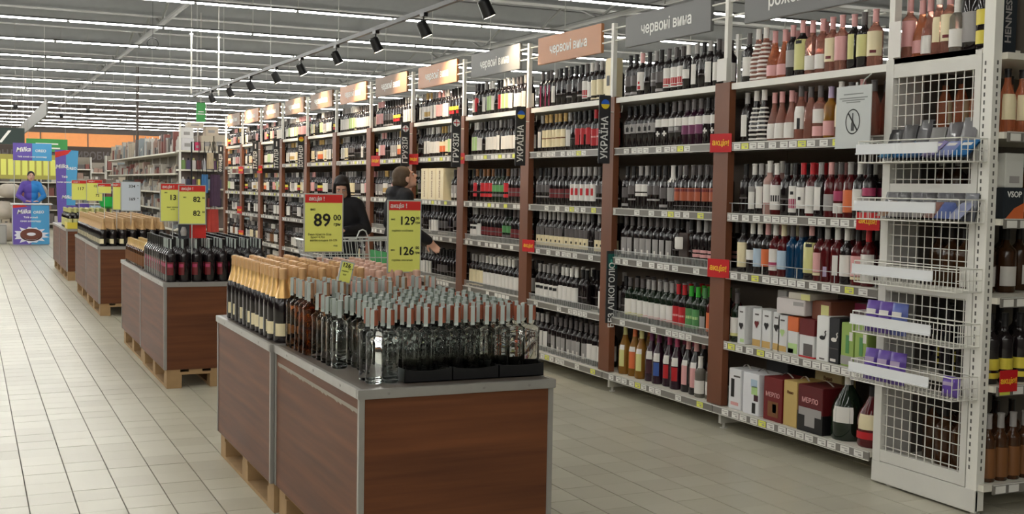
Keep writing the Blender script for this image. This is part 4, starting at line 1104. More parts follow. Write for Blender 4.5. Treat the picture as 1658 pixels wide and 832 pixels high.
# ------------------------------------------------------------------ price signs
def psign(label, x, y, z0, w_, h, header, lines, rz=0, base=ZT, yellow=True, tilt=0, ph=None, body=None):
    t = thing('price_sign', label, 'price sign', (x, y, z0), rz)
    if tilt: t.rotation_euler = (0, tilt, rz)
    box('frame', -w_/2, w_/2, -.004, .004, 0, h, SFRAME, t, .0015)
    b_ = body or (SIGNY if yellow else SIGNW)
    MB().box(-w_/2+.006, w_/2-.006, -.0052, -.004, .006, h-.006).build('card', b_, t)
    if header:
        MB().box(-w_/2+.006, w_/2-.006, -.0062, -.0053, h-.046 if h > .25 else h-.035, h-.006).build('header', SIGNRED, t)
        txt('акція !', .028 if h > .25 else .02, CM('w'), t, (-w_*.18, -.0072, h-.027), squeeze=.95)
    for (s, size, dx, zz, mat) in lines: txt(s, size, mat, t, (dx, -.0062, zz))
    if base is not None:
        MB().tube([(0, .008, 0), (0, .008, base-z0+.001)], .004, 6).build('pole', CHROME, t)
        MB().box(-.05, .05, -.02, .04, base-z0+.0005, base-z0+.004).build('stand_foot', CHROME, t) if 0 else None
    return t
psign('large yellow price sign reading 89 above gold-foiled bottles', 1.588, 5.62, 1.066, .2, .292, True,
      [('89', .088, -.008, .158, BTXT), ('00', .04, .068, .172, BTXT), ('грн', .022, .068, .140, BTXT), ('вкс', .016, -.055, .213, BTXT),
       ('Вино ігристе біле', .014, -.02, .090, GTXT), ('Брют 0,75л', .014, -.03, .076, GTXT), ('напівсолодке 10-13%', .014, -.0, .061, GTXT), ('код', .012, .06, .035, GTXT)])
psign('tall yellow price sign reading 129 and 126 above clear bottles', 1.788, 5.0, 1.008, .162, .33, True,
      [('129', .052, .012, .235, BTXT), ('00', .018, .062, .248, BTXT), ('грн', .014, .062, .228, BTXT), ('вкс', .012, -.055, .243, BTXT),
       ('горілка особлива', .012, -.01, .192, GTXT), ('126', .052, .008, .098, BTXT), ('00', .018, .062, .113, BTXT), ('грн', .014, .062, .092, BTXT), ('вкс', .012, -.055, .105, BTXT), ('горілка класична', .012, -.01, .058, GTXT)], base=ZT)
psign('small tilted yellow tag reading 126 among bottle tops', 1.385, 4.60, 1.0, .058, .092, False,
      [('126', .024, -.004, .074, BTXT), ('горілка', .008, -.005, .05, GTXT), ('0,5л', .008, -.005, .036, GTXT), ('* * *', .012, .016, .06, BTXT)], tilt=.22, base=None)
psign('yellow price sign reading 82 twice above black bottles', 1.385, 8.16, 1.115, .185, .27, True,
      [('82', .05, .03, .17, BTXT), ('00', .018, .075, .18, BTXT), ('82', .05, .03, .075, BTXT), ('00', .018, .075, .085, BTXT), ('вкс', .012, -.05, .185, BTXT)])
psign('yellow price sign reading 13 partly behind the 82 sign', 1.27, 8.25, 1.13, .17, .265, True,
      [('13', .05, .0, .165, BTXT), ('вкс', .012, -.045, .20, BTXT), ('вино червоне', .012, 0, .1, GTXT), ('0,75л', .012, 0, .085, GTXT)])
t = thing('cardboard_leaflet', 'dark leaflet with white picture hanging below yellow signs', 'leaflet', (1.335, 8.17, 1.018))
MB().box(-.04, .035, -.003, .003, 0, .1).build('card', M('leaf_dark', (52, 56, 62), .5), t); MB().lathe([(.018, 0), (.022, .03), (.012, .06)], 10, (-.005, -.004, .02)).build('printed_figure', CM('lg'), t)
t = thing('cardboard_leaflet', 'red leaflet card below the 82 price sign', 'leaflet', (1.42, 8.2, 1.02))
MB().box(-.065, .065, -.003, .003, 0, .09).build('card', SIGNRED, t)
psign('white price sign reading 334 and 169 above sparkling bottles', 1.557, 12.9, 1.09, .2, .31, False,
      [('334', .045, .01, .26, BTXT), ('00', .016, .07, .27, BTXT), ('169', .045, .01, .125, BTXT), ('00', .016, .07, .135, BTXT)], yellow=False)
psign('narrow yellow price sign seen edge-on beside the white sign', 1.42, 12.95, 1.1, .085, .29, True, [], base=ZT)
psign('yellow price sign reading 117 on the seventh stand', 1.41, 17.45, 1.13, .2, .28, True, [('117', .06, .02, .16, BTXT)], base=ZT)
psign('yellow price sign reading 125 and 72 on the seventh stand', 1.61, 17.40, 1.12, .215, .30, True, [('125', .045, .02, .21, BTXT), ('72', .05, .04, .08, BTXT)], base=ZT)
psign('small red-topped price card left of the narrow yellow sign', 1.30, 12.98, 1.27, .14, .11, True, [], base=ZT)
t = thing('plastic_bowl', 'bright green plastic bowl on the seventh stand', 'bowl', (1.80, 17.5, 1.015))
MB().lathe([(.045, 0), (.1, .03), (.125, .10), (.13, .165), (.122, .165), (.09, .03), (.02, .01)], 18, capt=False).build('bowl_shell', M('bowl_green', (40, 190, 84), .35), t, True)
MB().box(-.02, .02, -.02, .02, -.288, .0).build('support', M('carton_greybrown', (96, 88, 80), .5), t)

# ================================================================== PEOPLE
def remesh(mb, voxel, smooth=3):
    me = mb.mesh('r', SKIN); o = bpy.data.objects.new('r', me)
    md = o.modifiers.new('r', 'REMESH'); md.mode = 'VOXEL'; md.voxel_size = voxel; md.use_smooth_shade = True
    sm = o.modifiers.new('s', 'SMOOTH'); sm.iterations = smooth; sm.factor = .5
    return to_mesh(o)
def ell(mb, c, r, n=14, T=None):
    pr = [(max(1e-4, math.cos(a)), math.sin(a)) for a in [-PI/2+PI*i/10 for i in range(11)]]
    S = Matrix.Translation(c) @ Matrix.Diagonal((r[0], r[1], r[2], 1))
    if T is not None: S = T @ S
    mb.lathe(pr, n, T=S)
def cap(mb, a, b, ra, rb, T=None, flat=1):
    a, b = Vector(a), Vector(b); d = (b-a); L = d.length; d.normalize()
    pts = []; rs = []
    for i in range(5): t_ = -PI/2+PI/2*i/4; pts.append(a+d*ra*math.sin(t_)); rs.append(max(1e-3, ra*math.cos(t_)))
    for i in range(5): t_ = PI/2*i/4; pts.append(b+d*rb*math.sin(t_)); rs.append(max(1e-3, rb*math.cos(t_)))
    mb.tube(pts, rs, 14, T=T)
def add_hand(mb, w, d, up, s=1.0, curl=.5):
    """w wrist point, d direction of the fingers, up palm normal"""
    w, d, up = Vector(w), Vector(d).normalized(), Vector(up).normalized(); side = d.cross(up).normalized()
    palm = w+d*.045*s
    T = Matrix.Translation(palm) @ Matrix((side, d, up)).transposed().to_4x4()
    ell(mb, (0, 0, 0), (.04*s, .05*s, .018*s), T=T)
    for i, (off, ln) in enumerate(((-.03, .062), (-.01, .074), (.01, .07), (.029, .055))):
        p0 = w+d*.08*s+side*off*s; p1 = p0+(d*(1-curl*.4)+up*-curl*.5).normalized()*ln*.55*s; p2 = p1+(d*(1-curl)+up*-curl).normalized()*ln*.5*s
        cap(mb, p0, p1, .0095*s, .009*s); cap(mb, p1, p2, .009*s, .0075*s)
    p0 = w+d*.03*s-side*.032*s; p1 = p0+(d*.6-side*.7-up*.2*curl).normalized()*.035*s; p2 = p1+(d*.9-side*.2-up*.3*curl).normalized()*.03*s
    cap(mb, p0, p1, .0115*s, .0105*s); cap(mb, p1, p2, .0105*s, .009*s)
def head_shapes(mb, T, s=1.0):
    """local: face to -Y, origin at the head centre"""
    ell(mb, (0, .012*s, .022*s), (.074*s, .092*s, .088*s), T=T)      # skull
    ell(mb, (0, -.028*s, -.035*s), (.058*s, .062*s, .075*s), T=T)     # face
    ell(mb, (0, -.062*s, -.092*s), (.024*s, .022*s, .02*s), T=T)      # chin
    ell(mb, (-.035*s, -.03*s, -.07*s), (.025*s, .045*s, .03*s), T=T); ell(mb, (.035*s, -.03*s, -.07*s), (.025*s, .045*s, .03*s), T=T)
    cap(mb, (0, -.084*s, .012*s), (0, -.107*s, -.026*s), .010*s, .014*s, T=T)   # nose
    ell(mb, (-.011*s, -.096*s, -.031*s), (.009*s, .011*s, .008*s), T=T); ell(mb, (.011*s, -.096*s, -.031*s), (.009*s, .011*s, .008*s), T=T)
    ell(mb, (0, -.084*s, -.056*s), (.024*s, .012*s, .007*s), T=T); ell(mb, (0, -.082*s, -.067*s), (.02*s, .012*s, .008*s), T=T)  # lips
    ell(mb, (-.028*s, -.078*s, .024*s), (.024*s, .014*s, .008*s), T=T); ell(mb, (.028*s, -.078*s, .024*s), (.024*s, .014*s, .008*s), T=T)  # brow
    for e in (-1, 1): ell(mb, (e*.076*s, .008*s, -.018*s), (.009*s, .020*s, .032*s), T=T)   # ears
def head_details(t, T, s=1.0):
    ew = MB(); ip = MB(); br = MB(); lp = MB()
    for e in (-1, 1):
        ell(ew, (e*.029*s, -.079*s, .004*s), (.013*s, .009*s, .006*s), T=T)
        ell(ip, (e*.029*s, -.0865*s, .004*s), (.005*s, .003*s, .005*s), T=T)
        cap(br, (e*.014*s, -.092*s, .024*s), (e*.042*s, -.084*s, .026*s), .0035*s, .0025*s, T=T)
    ell(lp, (0, -.0935*s, -.056*s), (.021*s, .005*s, .004*s), T=T); ell(lp, (0, -.0915*s, -.066*s), (.018*s, .005*s, .005*s), T=T)
    ew.build('eyes', CM('w'), t, True); ip.build('irises', CM('k'), t, True); br.build('eyebrows', HAIRD, t, True); lp.build('lips', M('lips', (168, 96, 90), .5), t, True)
def put_mesh(name, me, mat, parent):
    me.materials.clear(); me.materials.append(mat); return link(name, me, parent)
def person(label, loc, rz, H, pose, hair, top, trous, voxel=.0075, details=True, topmat2=None):
    """built facing local -Y, feet at z=0, H = standing height"""
    t = thing('person', label, 'person', loc, rz); k = H/1.70
    P = lambda x, y, z: Vector((x*k, y*k, z*k))
    hc = P(*pose.get('head', (0, -.02, 1.575))); HT = Matrix.Translation(hc) @ Matrix.Rotation(pose.get('pitch', 0), 4, 'X')
    if pose.get('turn'): HT = Matrix.Translation(hc) @ Matrix.Rotation(pose['turn'], 4, 'Z') @ Matrix.Rotation(pose.get('pitch', 0), 4, 'X')
    s = k*1.02
    J = dict(sl=P(-.165, 0, 1.385), sr=P(.165, 0, 1.385), el=P(*pose['el']), er=P(*pose['er']), wl=P(*pose['wl']), wr=P(*pose['wr']),
             hl=P(-.09, 0, .92), hr=P(.09, 0, .92), kl=P(*pose.get('kl', (-.10, -.01, .49))), kr=P(*pose.get('kr', (.10, -.01, .49))), al=P(*pose.get('al', (-.10, .02, .08))), ar=P(*pose.get('ar', (.10, .02, .08))))
    def trunk(mb, g):
        ell(mb, P(0, 0, .95), (.155*k+g, .11*k+g, .12*k)); ell(mb, P(0, 0, 1.12), (.135*k+g, .10*k+g, .16*k)); ell(mb, P(0, 0, 1.28), (.165*k+g, .115*k+g, .155*k))
        cap(mb, J['sl']+Vector((.03, 0, 0)), J['sr']-Vector((.03, 0, 0)), .062*k+g, .062*k+g)
    def arms(mb, g, wr=False):
        for a, b_, c in (('sl', 'el', 'wl'), ('sr', 'er', 'wr')):
            cap(mb, J[a], J[b_], .052*k+g, .042*k+g); cap(mb, J[b_], J[c], .042*k+g, .030*k+g)
    def legs(mb, g, end=1):
        for a, b_, c in (('hl', 'kl', 'al'), ('hr', 'kr', 'ar')):
            cap(mb, J[a], J[b_], .082*k+g, .055*k+g); cap(mb, J[b_], J[c], .055*k+g, .038*k+g)
    body = MB(); head_shapes(body, HT, s)
    cap(body, P(0, .015, 1.38), hc+HT.to_3x3() @ Vector((0, .015, -.05))*s, .056*k, .052*k)
    trunk(body, 0); arms(body, 0); legs(body, 0)
    for c, e, key in (('wl', 'el', 'hand_l'), ('wr', 'er', 'hand_r')):
        hd = pose.get(key, {})
        d = Vector(hd.get('d', (J[c]-J[e]))); add_hand(body, J[c], d, hd.get('up', (0, 1, 0)), k, hd.get('curl', .5))
    for a in ('al', 'ar'): cap(body, J[a]-Vector((0, .0, .04*k)), J[a]+Vector((0, -.13*k, -.045*k)), .035*k, .028*k)
    put_mesh('body', remesh(body, voxel), SKIN, t)
    ja = MB(); trunk(ja, .022); arms(ja, .016)
    cap(ja, P(0, .012, 1.40), P(0, .01, 1.44), .078*k, .07*k)
    if pose.get('bulky'): ell(ja, P(0, 0, 1.0), (.19*k, .15*k, .2*k)); ell(ja, P(0, .0, 1.25), (.2*k, .155*k, .2*k)); cap(ja, P(-.05, .07, 1.42), P(.05, .07, 1.42), .06*k, .06*k)
    # keep the hands free: nothing beyond the wrists is added
    jm = put_mesh('jacket', remesh(ja, .012), top, t)
    if topmat2:
        jm.data.materials.append(topmat2)
        for p in jm.data.polygons:
            if p.center.x > 0: p.material_index = 1
    tr_ = MB(); ell(tr_, P(0, 0, .93), (.165*k, .12*k, .12*k)); legs(tr_, .012); put_mesh('trousers', remesh(tr_, .014), trous, t)
    for a in ('al', 'ar'):
        m = MB(); cap(m, J[a]-Vector((0, -.015*k, .035*k)), J[a]+Vector((0, -.15*k, -.045*k)), .045*k, .034*k); cap(m, J[a]+Vector((0, 0, -.03*k)), J[a]+Vector((0, 0, .06*k)), .045*k, .047*k)
        put_mesh('shoe', remesh(m, .01), M('shoe_black', (24, 22, 22), .5), t)
    hm = MB()
    ell(hm, (0, .022*s, .034*s), (.083*s, .094*s, .088*s), T=HT)
    if hair[1] == 'tied': ell(hm, (0, .045*s, -.005*s), (.08*s, .078*s, .085*s), T=HT); cap(hm, (0, .11*s, .0), (0, .12*s, -.05*s), .03*s, .02*s, T=HT)
    else:
        ell(hm, (0, .035*s, -.01*s), (.086*s, .078*s, .09*s), T=HT)
        for e in (-1, 1): cap(hm, (e*.064*s, -.022*s, .045*s), (e*.074*s, -.012*s, -.14*s), .022*s, .026*s, T=HT)
        cap(hm, (0, .07*s, 0), (0, .08*s, -.14*s), .06*s, .05*s, T=HT)
        cap(hm, (-.04*s, -.056*s, .070*s), (.04*s, -.056*s, .070*s), .018*s, .018*s, T=HT)
    put_mesh('hair', remesh(hm, .008), hair[0], t)
    if details: head_details(t, HT, s)
    return t, k, J
# person looking up at the shelves, in profile (faces +X)
person('person in black jacket with tied brown hair looking up at shelves', (3.50, 9.9, 0), PI/2, 1.61,
       dict(head=(0, -.045, 1.56), pitch=R_(-24), el=(-.24, .05, 1.13), er=(.26, .02, 1.12), wl=(-.22, -.2, .98), wr=(.24, -.20, .93), hand_r=dict(d=(0, -.35, -.9), up=(-1, 0, 0), curl=.4), hand_l=dict(d=(0, -.6, -.6), up=(1, 0, 0), curl=.4), bulky=True,
            kl=(-.1, -.02, .49), kr=(.1, -.02, .49)), (HAIRB, 'tied'), BLACKJ, DARKT)
# woman looking down at a phone behind the trolley (faces the camera)
woman, kw, Jw = person('person in black coat with dark hair looking down at a phone', (3.17, 10.6, 0), R_(-20), 1.50,
       dict(head=(0, -.055, 1.57), pitch=R_(30), el=(-.26, -.02, 1.12), er=(.26, .02, 1.12), wl=(-.13, -.27, 1.20), wr=(.06, -.28, 1.12), hand_l=dict(d=(.35, -.5, .35), up=(0, -.3, 1), curl=.9), hand_r=dict(d=(-.7, -.4, .2), up=(0, -.3, 1), curl=.7), bulky=True), (HAIRD, 'long'), BLACKJ, DARKT)
ph = thing('mobile_phone', 'white-edged mobile phone held by the person in black coat', 'phone', (3.01, 10.30, 1.135), R_(-20)); ph.rotation_euler = (R_(-50), 0, R_(-20))
box('phone_body', -.035, .035, -.07, .07, 0, .009, CM('w'), ph, .003); MB().box(-.031, .031, -.06, .06, .009, .0095).build('screen', BLACKP, ph)
# promoter behind the counter
person('person in purple and blue top standing behind promotion counter', (1.25, 27.75, 0), 0, 1.60,
       dict(el=(-.28, -.04, 1.12), er=(.28, -.04, 1.12), wl=(-.13, -.30, 1.0), wr=(.13, -.30, 1.0), hand_l=dict(d=(.5, -.6, 0), up=(0, 0, 1), curl=.2), hand_r=dict(d=(-.5, -.6, 0), up=(0, 0, 1), curl=.2)),
       (HAIRD, 'tied'), M('top_purple', (92, 70, 160), .6), DARKT, voxel=.011, topmat2=M('top_blue', (44, 130, 200), .6))

# ------------------------------------------------------------------ shopping trolley
t = thing('shopping_trolley', 'wire shopping trolley with green handle in front of the shoppers', 'trolley', (2.36, 8.95, 0), 0)
m = MB(); Lx, Wy = .82, .5; r = .004
def bp(u, v, w_):   # u along length 0..1, v across -1..1, w height 0..1
    x = u*Lx; sp = .8+.2*u; z = .56+.05*(1-u)+w_*(.36+.06*u); x2 = x+(1-w_)*(.10*(1-u)) 
    return (x2, v*Wy/2*sp*(.85+.15*w_), z)
for w_ in (0, .33, .66, 1):
    m.tube([bp(1, -1, w_), bp(0, -1, w_), bp(0, 1, w_), bp(1, 1, w_), bp(1, -1, w_)], r if w_ < 1 else r*1.8, 5)
for j in range(17):
    u = j/16
    for v in (-1, 1): m.tube([bp(u, v, 0), bp(u, v, 1)], r*.75, 4)
for j in range(13):
    v = -1+2*j/12
    m.tube([bp(0, v, 0), bp(0, v, 1)], r*.75, 4); m.tube([bp(1, v, 0), bp(1, v, 1)], r*.75, 4); m.tube([bp(0, v, 0), bp(1, v, 0)], r*.6, 4)
m.build('wire_basket', CHROME, t)
m = MB()
for v in (-.22, .22):
    m.tube([(.02, v, .09), (.1, v, .16), (.78, v, .22), (.80, v, .6), (.84, v, .98)], .011, 8); m.tube([(.12, v*.8, .17), (.14, v*.8, .58)], .01, 8)
m.tube([(.1, -.22, .16), (.1, .22, .16)], .01, 8); m.tube([(.78, -.22, .22), (.78, .22, .22)], .01, 8)
m.build('chassis', CHROME, t)
MB().tube([(.86, -.25, 1.0), (.86, .25, 1.0)], .017, 10).build('handle', GREENP, t)
hb_ = [(.30, -.25, .985), (.36, -.25, .99), (.385, -.25, 1.05), (.41, -.25, 1.06), (.435, -.25, 1.05), (.46, -.25, .99), (.82, -.25, .99)]
MB().tube(hb_, .006, 6).build('hump_bar', CHROME, t)
MB().box(.62, .63, -.2, .2, .70, .88).build('seat_panel', GREENP, t); MB().box(.80, .86, -.265, -.235, .96, 1.03).box(.80, .86, .235, .265, .96, 1.03).build('handle_bracket', GREENP, t)
for x, v in ((.04, -.22), (.04, .22), (.76, -.22), (.76, .22)):
    wv = MB(); T = Matrix.Translation((x, v, .055)) @ Matrix.Rotation(PI/2, 4, 'X')
    wv.lathe([(.03, -.014), (.055, -.012), (.055, .012), (.03, .014)], 16, T=T); wv.build('wheel', BLACKP, t, True)
    MB().tube([(x, v, .06), (x, v, .11 if x < .5 else .225)], .008, 6).build('castor_fork', GREYM, t)

# ================================================================== PROMOTION STAND (far left)
PURP = M('promo_purple', (104, 84, 172), .45); LBLU = M('promo_blue', (78, 160, 210), .45); CHOC = M('print_chocolate', (112, 62, 48), .5); MILK = M('print_milk', (226, 226, 236), .5)
t = thing('promotion_counter', 'purple and blue promotion counter with chocolate ring picture', 'counter', (.85, 27.1, 0))
box('counter_body', 0, .74, 0, .45, .0, .87, M('promo_body', (190, 190, 200), .5), t, .02)
MB().box(.01, .37, -.006, 0, .02, .86).build('purple_panel', PURP, t); MB().box(.37, .73, -.006, 0, .02, .86).build('blue_panel', LBLU, t)
box('counter_top', -.03, .80, -.03, .48, .87, .895, M('counter_white', (226, 228, 230), .4), t, .004)
MB().add([(.01, -.008, .80), (.30, -.008, .83), (.24, -.008, .86), (.01, -.008, .86)], [(0,1,2,3)]).build('red_corner', SIGNRED, t)
txt('Milka', .13, WTXT, t, (.22, -.008, .72), shear=.3, roll=.08); txt('OREO', .08, WTXT, t, (.52, -.008, .71), roll=.05)
txt('Твій новий', .055, WTXT, t, (.36, -.008, .60)); txt('смак шоколаду', .055, WTXT, t, (.36, -.008, .52))
def ring(cx, cz, rx, rz_, ix, iz, y, mat, nm):
    mb = MB(); N = 28; vs = []
    for i in range(N): a = 2*PI*i/N; vs += [(cx+rx*math.cos(a), y, cz+rz_*math.sin(a)), (cx+ix*math.cos(a), y, cz+iz*math.sin(a))]
    mb.add(vs, [(2*i, 2*((i+1) % N), 2*((i+1) % N)+1, 2*i+1) for i in range(N)]); mb.build(nm, mat, t)
mb = MB(); N = 26; vs = [(.36, -.0065, .22)]
for i in range(N): a = 2*PI*i/N; rr_ = .30+(.06 if i % 2 else -.03)+.03*math.sin(i*2.3); vs.append((.36+rr_*math.cos(a), -.0068, .22+rr_*.52*math.sin(a)))
mb.add(vs, [(0, 1+i, 1+(i+1) % N) for i in range(N)]); mb.build('milk_splash', MILK, t)
ring(.37, .24, .22, .12, .09, .035, -.0085, CHOC, 'chocolate_ring'); ring(.37, .215, .22, .125, .19, .1, -.0080, M('print_choc_dark', (74, 38, 32), .5), 'chocolate_edge')
t = thing('promotion_header', 'purple and blue header panel on thin poles above counter', 'sign', (.87, 27.15, .896))
MB().box(0, .38, -.01, .01, .92, 1.29).build('purple_panel', PURP, t); MB().box(.38, .77, -.01, .01, .92, 1.29).build('blue_panel', LBLU, t)
MB().tube([(.02, 0, 0), (.02, 0, .92)], .008, 6).build('pole', CHROME, t); MB().tube([(.70, 0, 0), (.70, 0, .92)], .008, 6).build('pole', CHROME, t)
txt('Milka', .14, WTXT, t, (.2, -.012, 1.15), shear=.3, roll=.08); txt('OREO', .08, WTXT, t, (.55, -.012, 1.13)); txt('Твій новий смак шоколаду', .045, WTXT, t, (.38, -.012, 1.0))
t = thing('promotion_banner', 'tall tilted purple and blue panel with red top corner', 'sign', (1.70, 26.6, 0))
def quad(nm, p, mat): MB().add([(x, -.0, z) for x, z in p]+[(x, .02, z) for x, z in p], [(0,1,2,3),(7,6,5,4),(0,4,5,1),(1,5,6,2),(2,6,7,3),(3,7,4,0)]).build(nm, mat, t)
quad('purple_panel', ((.04, .0), (.20, .0), (.19, 2.05), (-.03, 2.05)), PURP); quad('blue_panel', ((.201, .0), (.32, .0), (.44, 2.04), (.191, 2.05)), LBLU)
MB().add([(-.028, -.006, 2.0), (.16, -.006, 2.04), (.30, -.006, 2.05), (.22, -.006, 1.96), (-.026, -.006, 1.88)], [(0, 4, 3, 2, 1)]).build('red_corner', SIGNRED, t)
txt('Milka', .12, WTXT, t, (.10, -.006, 1.70), shear=.3, roll=.1); txt('OREO', .075, WTXT, t, (.30, -.006, 1.66)); txt('Твій', .06, WTXT, t, (.16, -.006, 1.48)); txt('смак шоколаду', .05, WTXT, t, (.20, -.006, 1.37)); txt('Milka', .1, WTXT, t, (.2, -.006, 1.05), shear=.3)
# chocolate boxes on the farthest stand
for i in range(3):
    t = thing('chocolate_box', 'purple chocolate box on farthest stand, %s from left' % ORD[i+1], 'box', (1.42+i*.17, 18.95, zt), .1*i, 'purple chocolate boxes')
    box('carton', -.075, .075, -.05, .05, 0, .30+.03*(i % 2), PURP if i < 2 else CM('lb'), t, .003)
    txt('Milka', .05, WTXT, t, (0, -.0515, .2), shear=.3)

# ================================================================== HOUSEHOLD GOODS GONDOLA (far middle)
hx0, hx1, hy0, hy1 = 3.53, 4.50, 22.2, 34.0
t = thing('goods_shelving', 'white shelving of household goods with shelf end facing the wine aisle', 'shelving', (hx0, hy0, 0))
W = hx1-hx0; L = hy1-hy0
MB().box(.0, .035, -.02, .02, 0, 2.5).build('end_post', POSTW, t); MB().box(W-.035, W, -.02, .02, 0, 2.0).build('end_post', POSTW, t)
MB().box(.04, W-.04, .34, .36, .1, 2.0).build('end_back', M('back_dark', (120, 108, 104), .7), t)
for z in (.15, .55, .95, 1.3, 1.65, 2.0): MB().box(0, W, -.04, .34, z-.03, z).build('end_shelf', SHELFW, t)
MB().box(.42, .46, .4, L, .1, 2.3).build('back_panel', M('panel_beige', (150, 142, 130), .7), t)
for z in (.15, .52, .88, 1.22, 1.58, 1.98): MB().box(-.02, .42, .36, L, z-.03, z).build('side_shelf', SHELFW, t)
for j in range(10): MB().box(.40, .43, .4+j*1.2, .44+j*1.2, 0, 2.45).build('rack_post', POSTW, t)
def rbox(name, label, x, y, z, w_, d, h, col, grp=None, cat='box'):
    t = thing(name, label, cat, (x, y, z), random.uniform(-.05, .05), grp)
    box('carton', -w_/2, w_/2, -d/2, d/2, 0, h, M('carton_'+'_'.join(map(str, col)), col, .6, noise=.08), t, .004)
    MB().box(-w_*.3, w_*.2, -d/2-.002, -d/2-.0005, h*.3, h*.6).build('printed_panel', CM('lg'), t)
for i, (x, z, w_, h, c, wd) in enumerate(((.16, 2.001, .22, .22, (214, 212, 214), 'white carton bottom left'), (.16, 2.222, .22, .2, (220, 218, 216), 'white carton top left'), (.34, 2.001, .09, .16, (200, 60, 100), 'pink box'), (.52, 2.001, .22, .28, (196, 184, 164), 'beige carton'), (.74, 2.001, .2, .3, (190, 178, 160), 'tan carton at right'), (.30, 2.423, .3, .1, (200, 190, 176), 'flat carton lying on top'), (.60, 2.282, .24, .18, (196, 180, 160), 'upper beige carton'))):
    rbox('storage_carton', '%s on top of the household shelving end' % wd, hx0+x, hy0+.14, z, w_, .25, h, c, 'cartons above the household shelving end')
cols = [(120, 150, 90), (230, 220, 120), (190, 190, 196), (90, 80, 110), (200, 120, 110), (60, 60, 80), (210, 205, 200), (150, 170, 180), (110, 76, 104), (140, 74, 72)]
for li, z in enumerate((1.65, 1.3, .95)):
    for i in range(8):
        c = cols[(i*3+li*2) % 10]
        t2 = thing('toiletry_pack', 'small hanging pack on shelving end, %s from left in %s row' % (ORD[i+1], ('upper', 'middle', 'lower')[li]), 'package', (hx0+.08+i*.095, hy0+.04, z+.001), 0, 'small packs on the shelving end')
        box('pack_body', -.036, .036, -.03, .03, 0, .17, M('pk_%d_%d_%d' % c, c, .5), t2, .008)
        MB().lathe([(.018, 0), (.018, .03), (.01, .04)], 8, (0, 0, .171)).build('pack_cap', CM(('w', 'k', 'y', 'g')[i % 4]), t2)
goods = MB(); gm = [M('goods_%d' % i, c, .6) for i, c in enumerate([(178, 172, 162), (150, 142, 134), (196, 192, 186), (112, 104, 100), (150, 124, 112), (130, 138, 142), (180, 168, 150), (134, 84, 78), (92, 86, 86)])]
rg = random.Random(11)
for z in (.15, .52, .88, 1.22, 1.58, 1.98):
    y = hy0+.45
    while y < hy1-.15:
        w_ = rg.uniform(.04, .15); h = rg.choice((rg.uniform(.05, .14), rg.uniform(.1, .27))) if z < 1.9 else rg.uniform(.1, .42); d = rg.uniform(.1, .3)
        x = hx0+rg.uniform(-.01, .06); mi = rg.randrange(9)
        if rg.random() < .5: goods.box(x, x+d, y, y+w_*.92, z+.001, z+h, mi)
        else: goods.lathe([(w_*.4, 0), (w_*.42, h*.7), (w_*.2, h*.85), (w_*.15, h)], 8, (x+w_*.5, y+w_*.5, z+.001), mi)
        y += w_
o = goods.build('household_goods', gm); tag(o, 'cluttered beige household goods filling the long side shelving', 'goods', None, 'stuff')
# bags and textiles hanging at the aisle end between shelving and wine bays
for i, (x, y, z, w_, h, c, wd) in enumerate(((4.14, 21.95, .98, .20, .58, (74, 52, 74), 'dark purple hanging coat'), (3.95, 21.95, 1.22, .13, .34, (70, 120, 170), 'blue hanging bag'), (4.10, 21.95, .50, .22, .42, (176, 62, 52), 'red hanging textile'), (3.85, 21.95, .86, .16, .3, (190, 92, 60), 'orange hanging bag'), (4.05, 21.95, 1.66, .13, .3, (196, 178, 150), 'beige hanging bag'))):
    t2 = thing('hanging_bag', '%s beside the end of the wine shelving' % wd, 'bag', (x, y, z), 0, 'bags hanging near the far end')
    mb = MB(); N = 8; vs = []
    for s in (0, 1):
        for a in range(N+1):
            for b2 in range(N+1):
                u, v = a/N*2-1, b2/N; th = .05*(1-u**4)*(1-.3*v)+.01*math.sin(8*u)
                vs.append((u*w_/2*(1-.12*v), (th if s else -th), v*h))
    fs = []
    for s in range(2):
        o_ = s*(N+1)**2
        for a in range(N):
            for b2 in range(N): fs.append((o_+a*(N+1)+b2, o_+(a+1)*(N+1)+b2, o_+(a+1)*(N+1)+b2+1, o_+a*(N+1)+b2+1))
    mb.add(vs, fs).build('cloth', M('cloth_%d' % i, c, .8, noise=.25, nscale=12), t2, True)
    MB().tube([(-.04, 0, h), (0, 0, 2.13-z), (.0, .04, 2.17-z), (.04, 0, h)], .006, 6).build('strap', CM('k'), t2)
t2 = thing('display_rack', 'dark rack holding hanging bags beside the wine shelving', 'rack', (3.72, 21.985, 0))
MB().tube([(0, 0, 0), (0, 0, 2.15), (.62, 0, 2.15), (.62, 0, 0)], .015, 6).build('rack_frame', BLACKP, t2)

# green hanging sign, rods, ring speaker, small camera, long hanging lamp panel
t = thing('aisle_sign', 'green aisle sign hanging over the far aisle', 'sign', (4.70, 26.6, 2.76))
box('sign_board', -.10, .10, -.02, .02, 0, .42, M('sign_green', (70, 160, 84), .5), t, .004); MB().box(-.08, .08, -.022, -.0205, .16, .18).box(-.06, .06, -.022, -.0205, .21, .23).build('printed_line', WTXT, t)
MB().box(.11, .12, -.01, .01, .05, .4).build('white_edge', POSTW, t); MB().tube([(0, 0, .42), (0, 0, 2.4)], .006, 5).build('hanger', POSTW, t)
for i, (x, y, z0_) in enumerate(((3.48, 20.6, 2.93), (3.98, 20.8, 2.93))):
    t = thing('suspension_rod', 'white suspension rod hanging near the track, %s one' % ('left', 'right')[i], 'rod', (x, y, z0_), 0, 'white suspension rods')
    MB().box(-.012, .012, -.012, .012, 0, 1.0).build('rod', POSTW, t); MB().box(-.03, .03, -.012, .012, 1.0, 1.02).build('rod_plate', POSTW, t); MB().box(-.003, .003, -.003, .003, 1.02, 2.2).build('wire', POSTW, t)
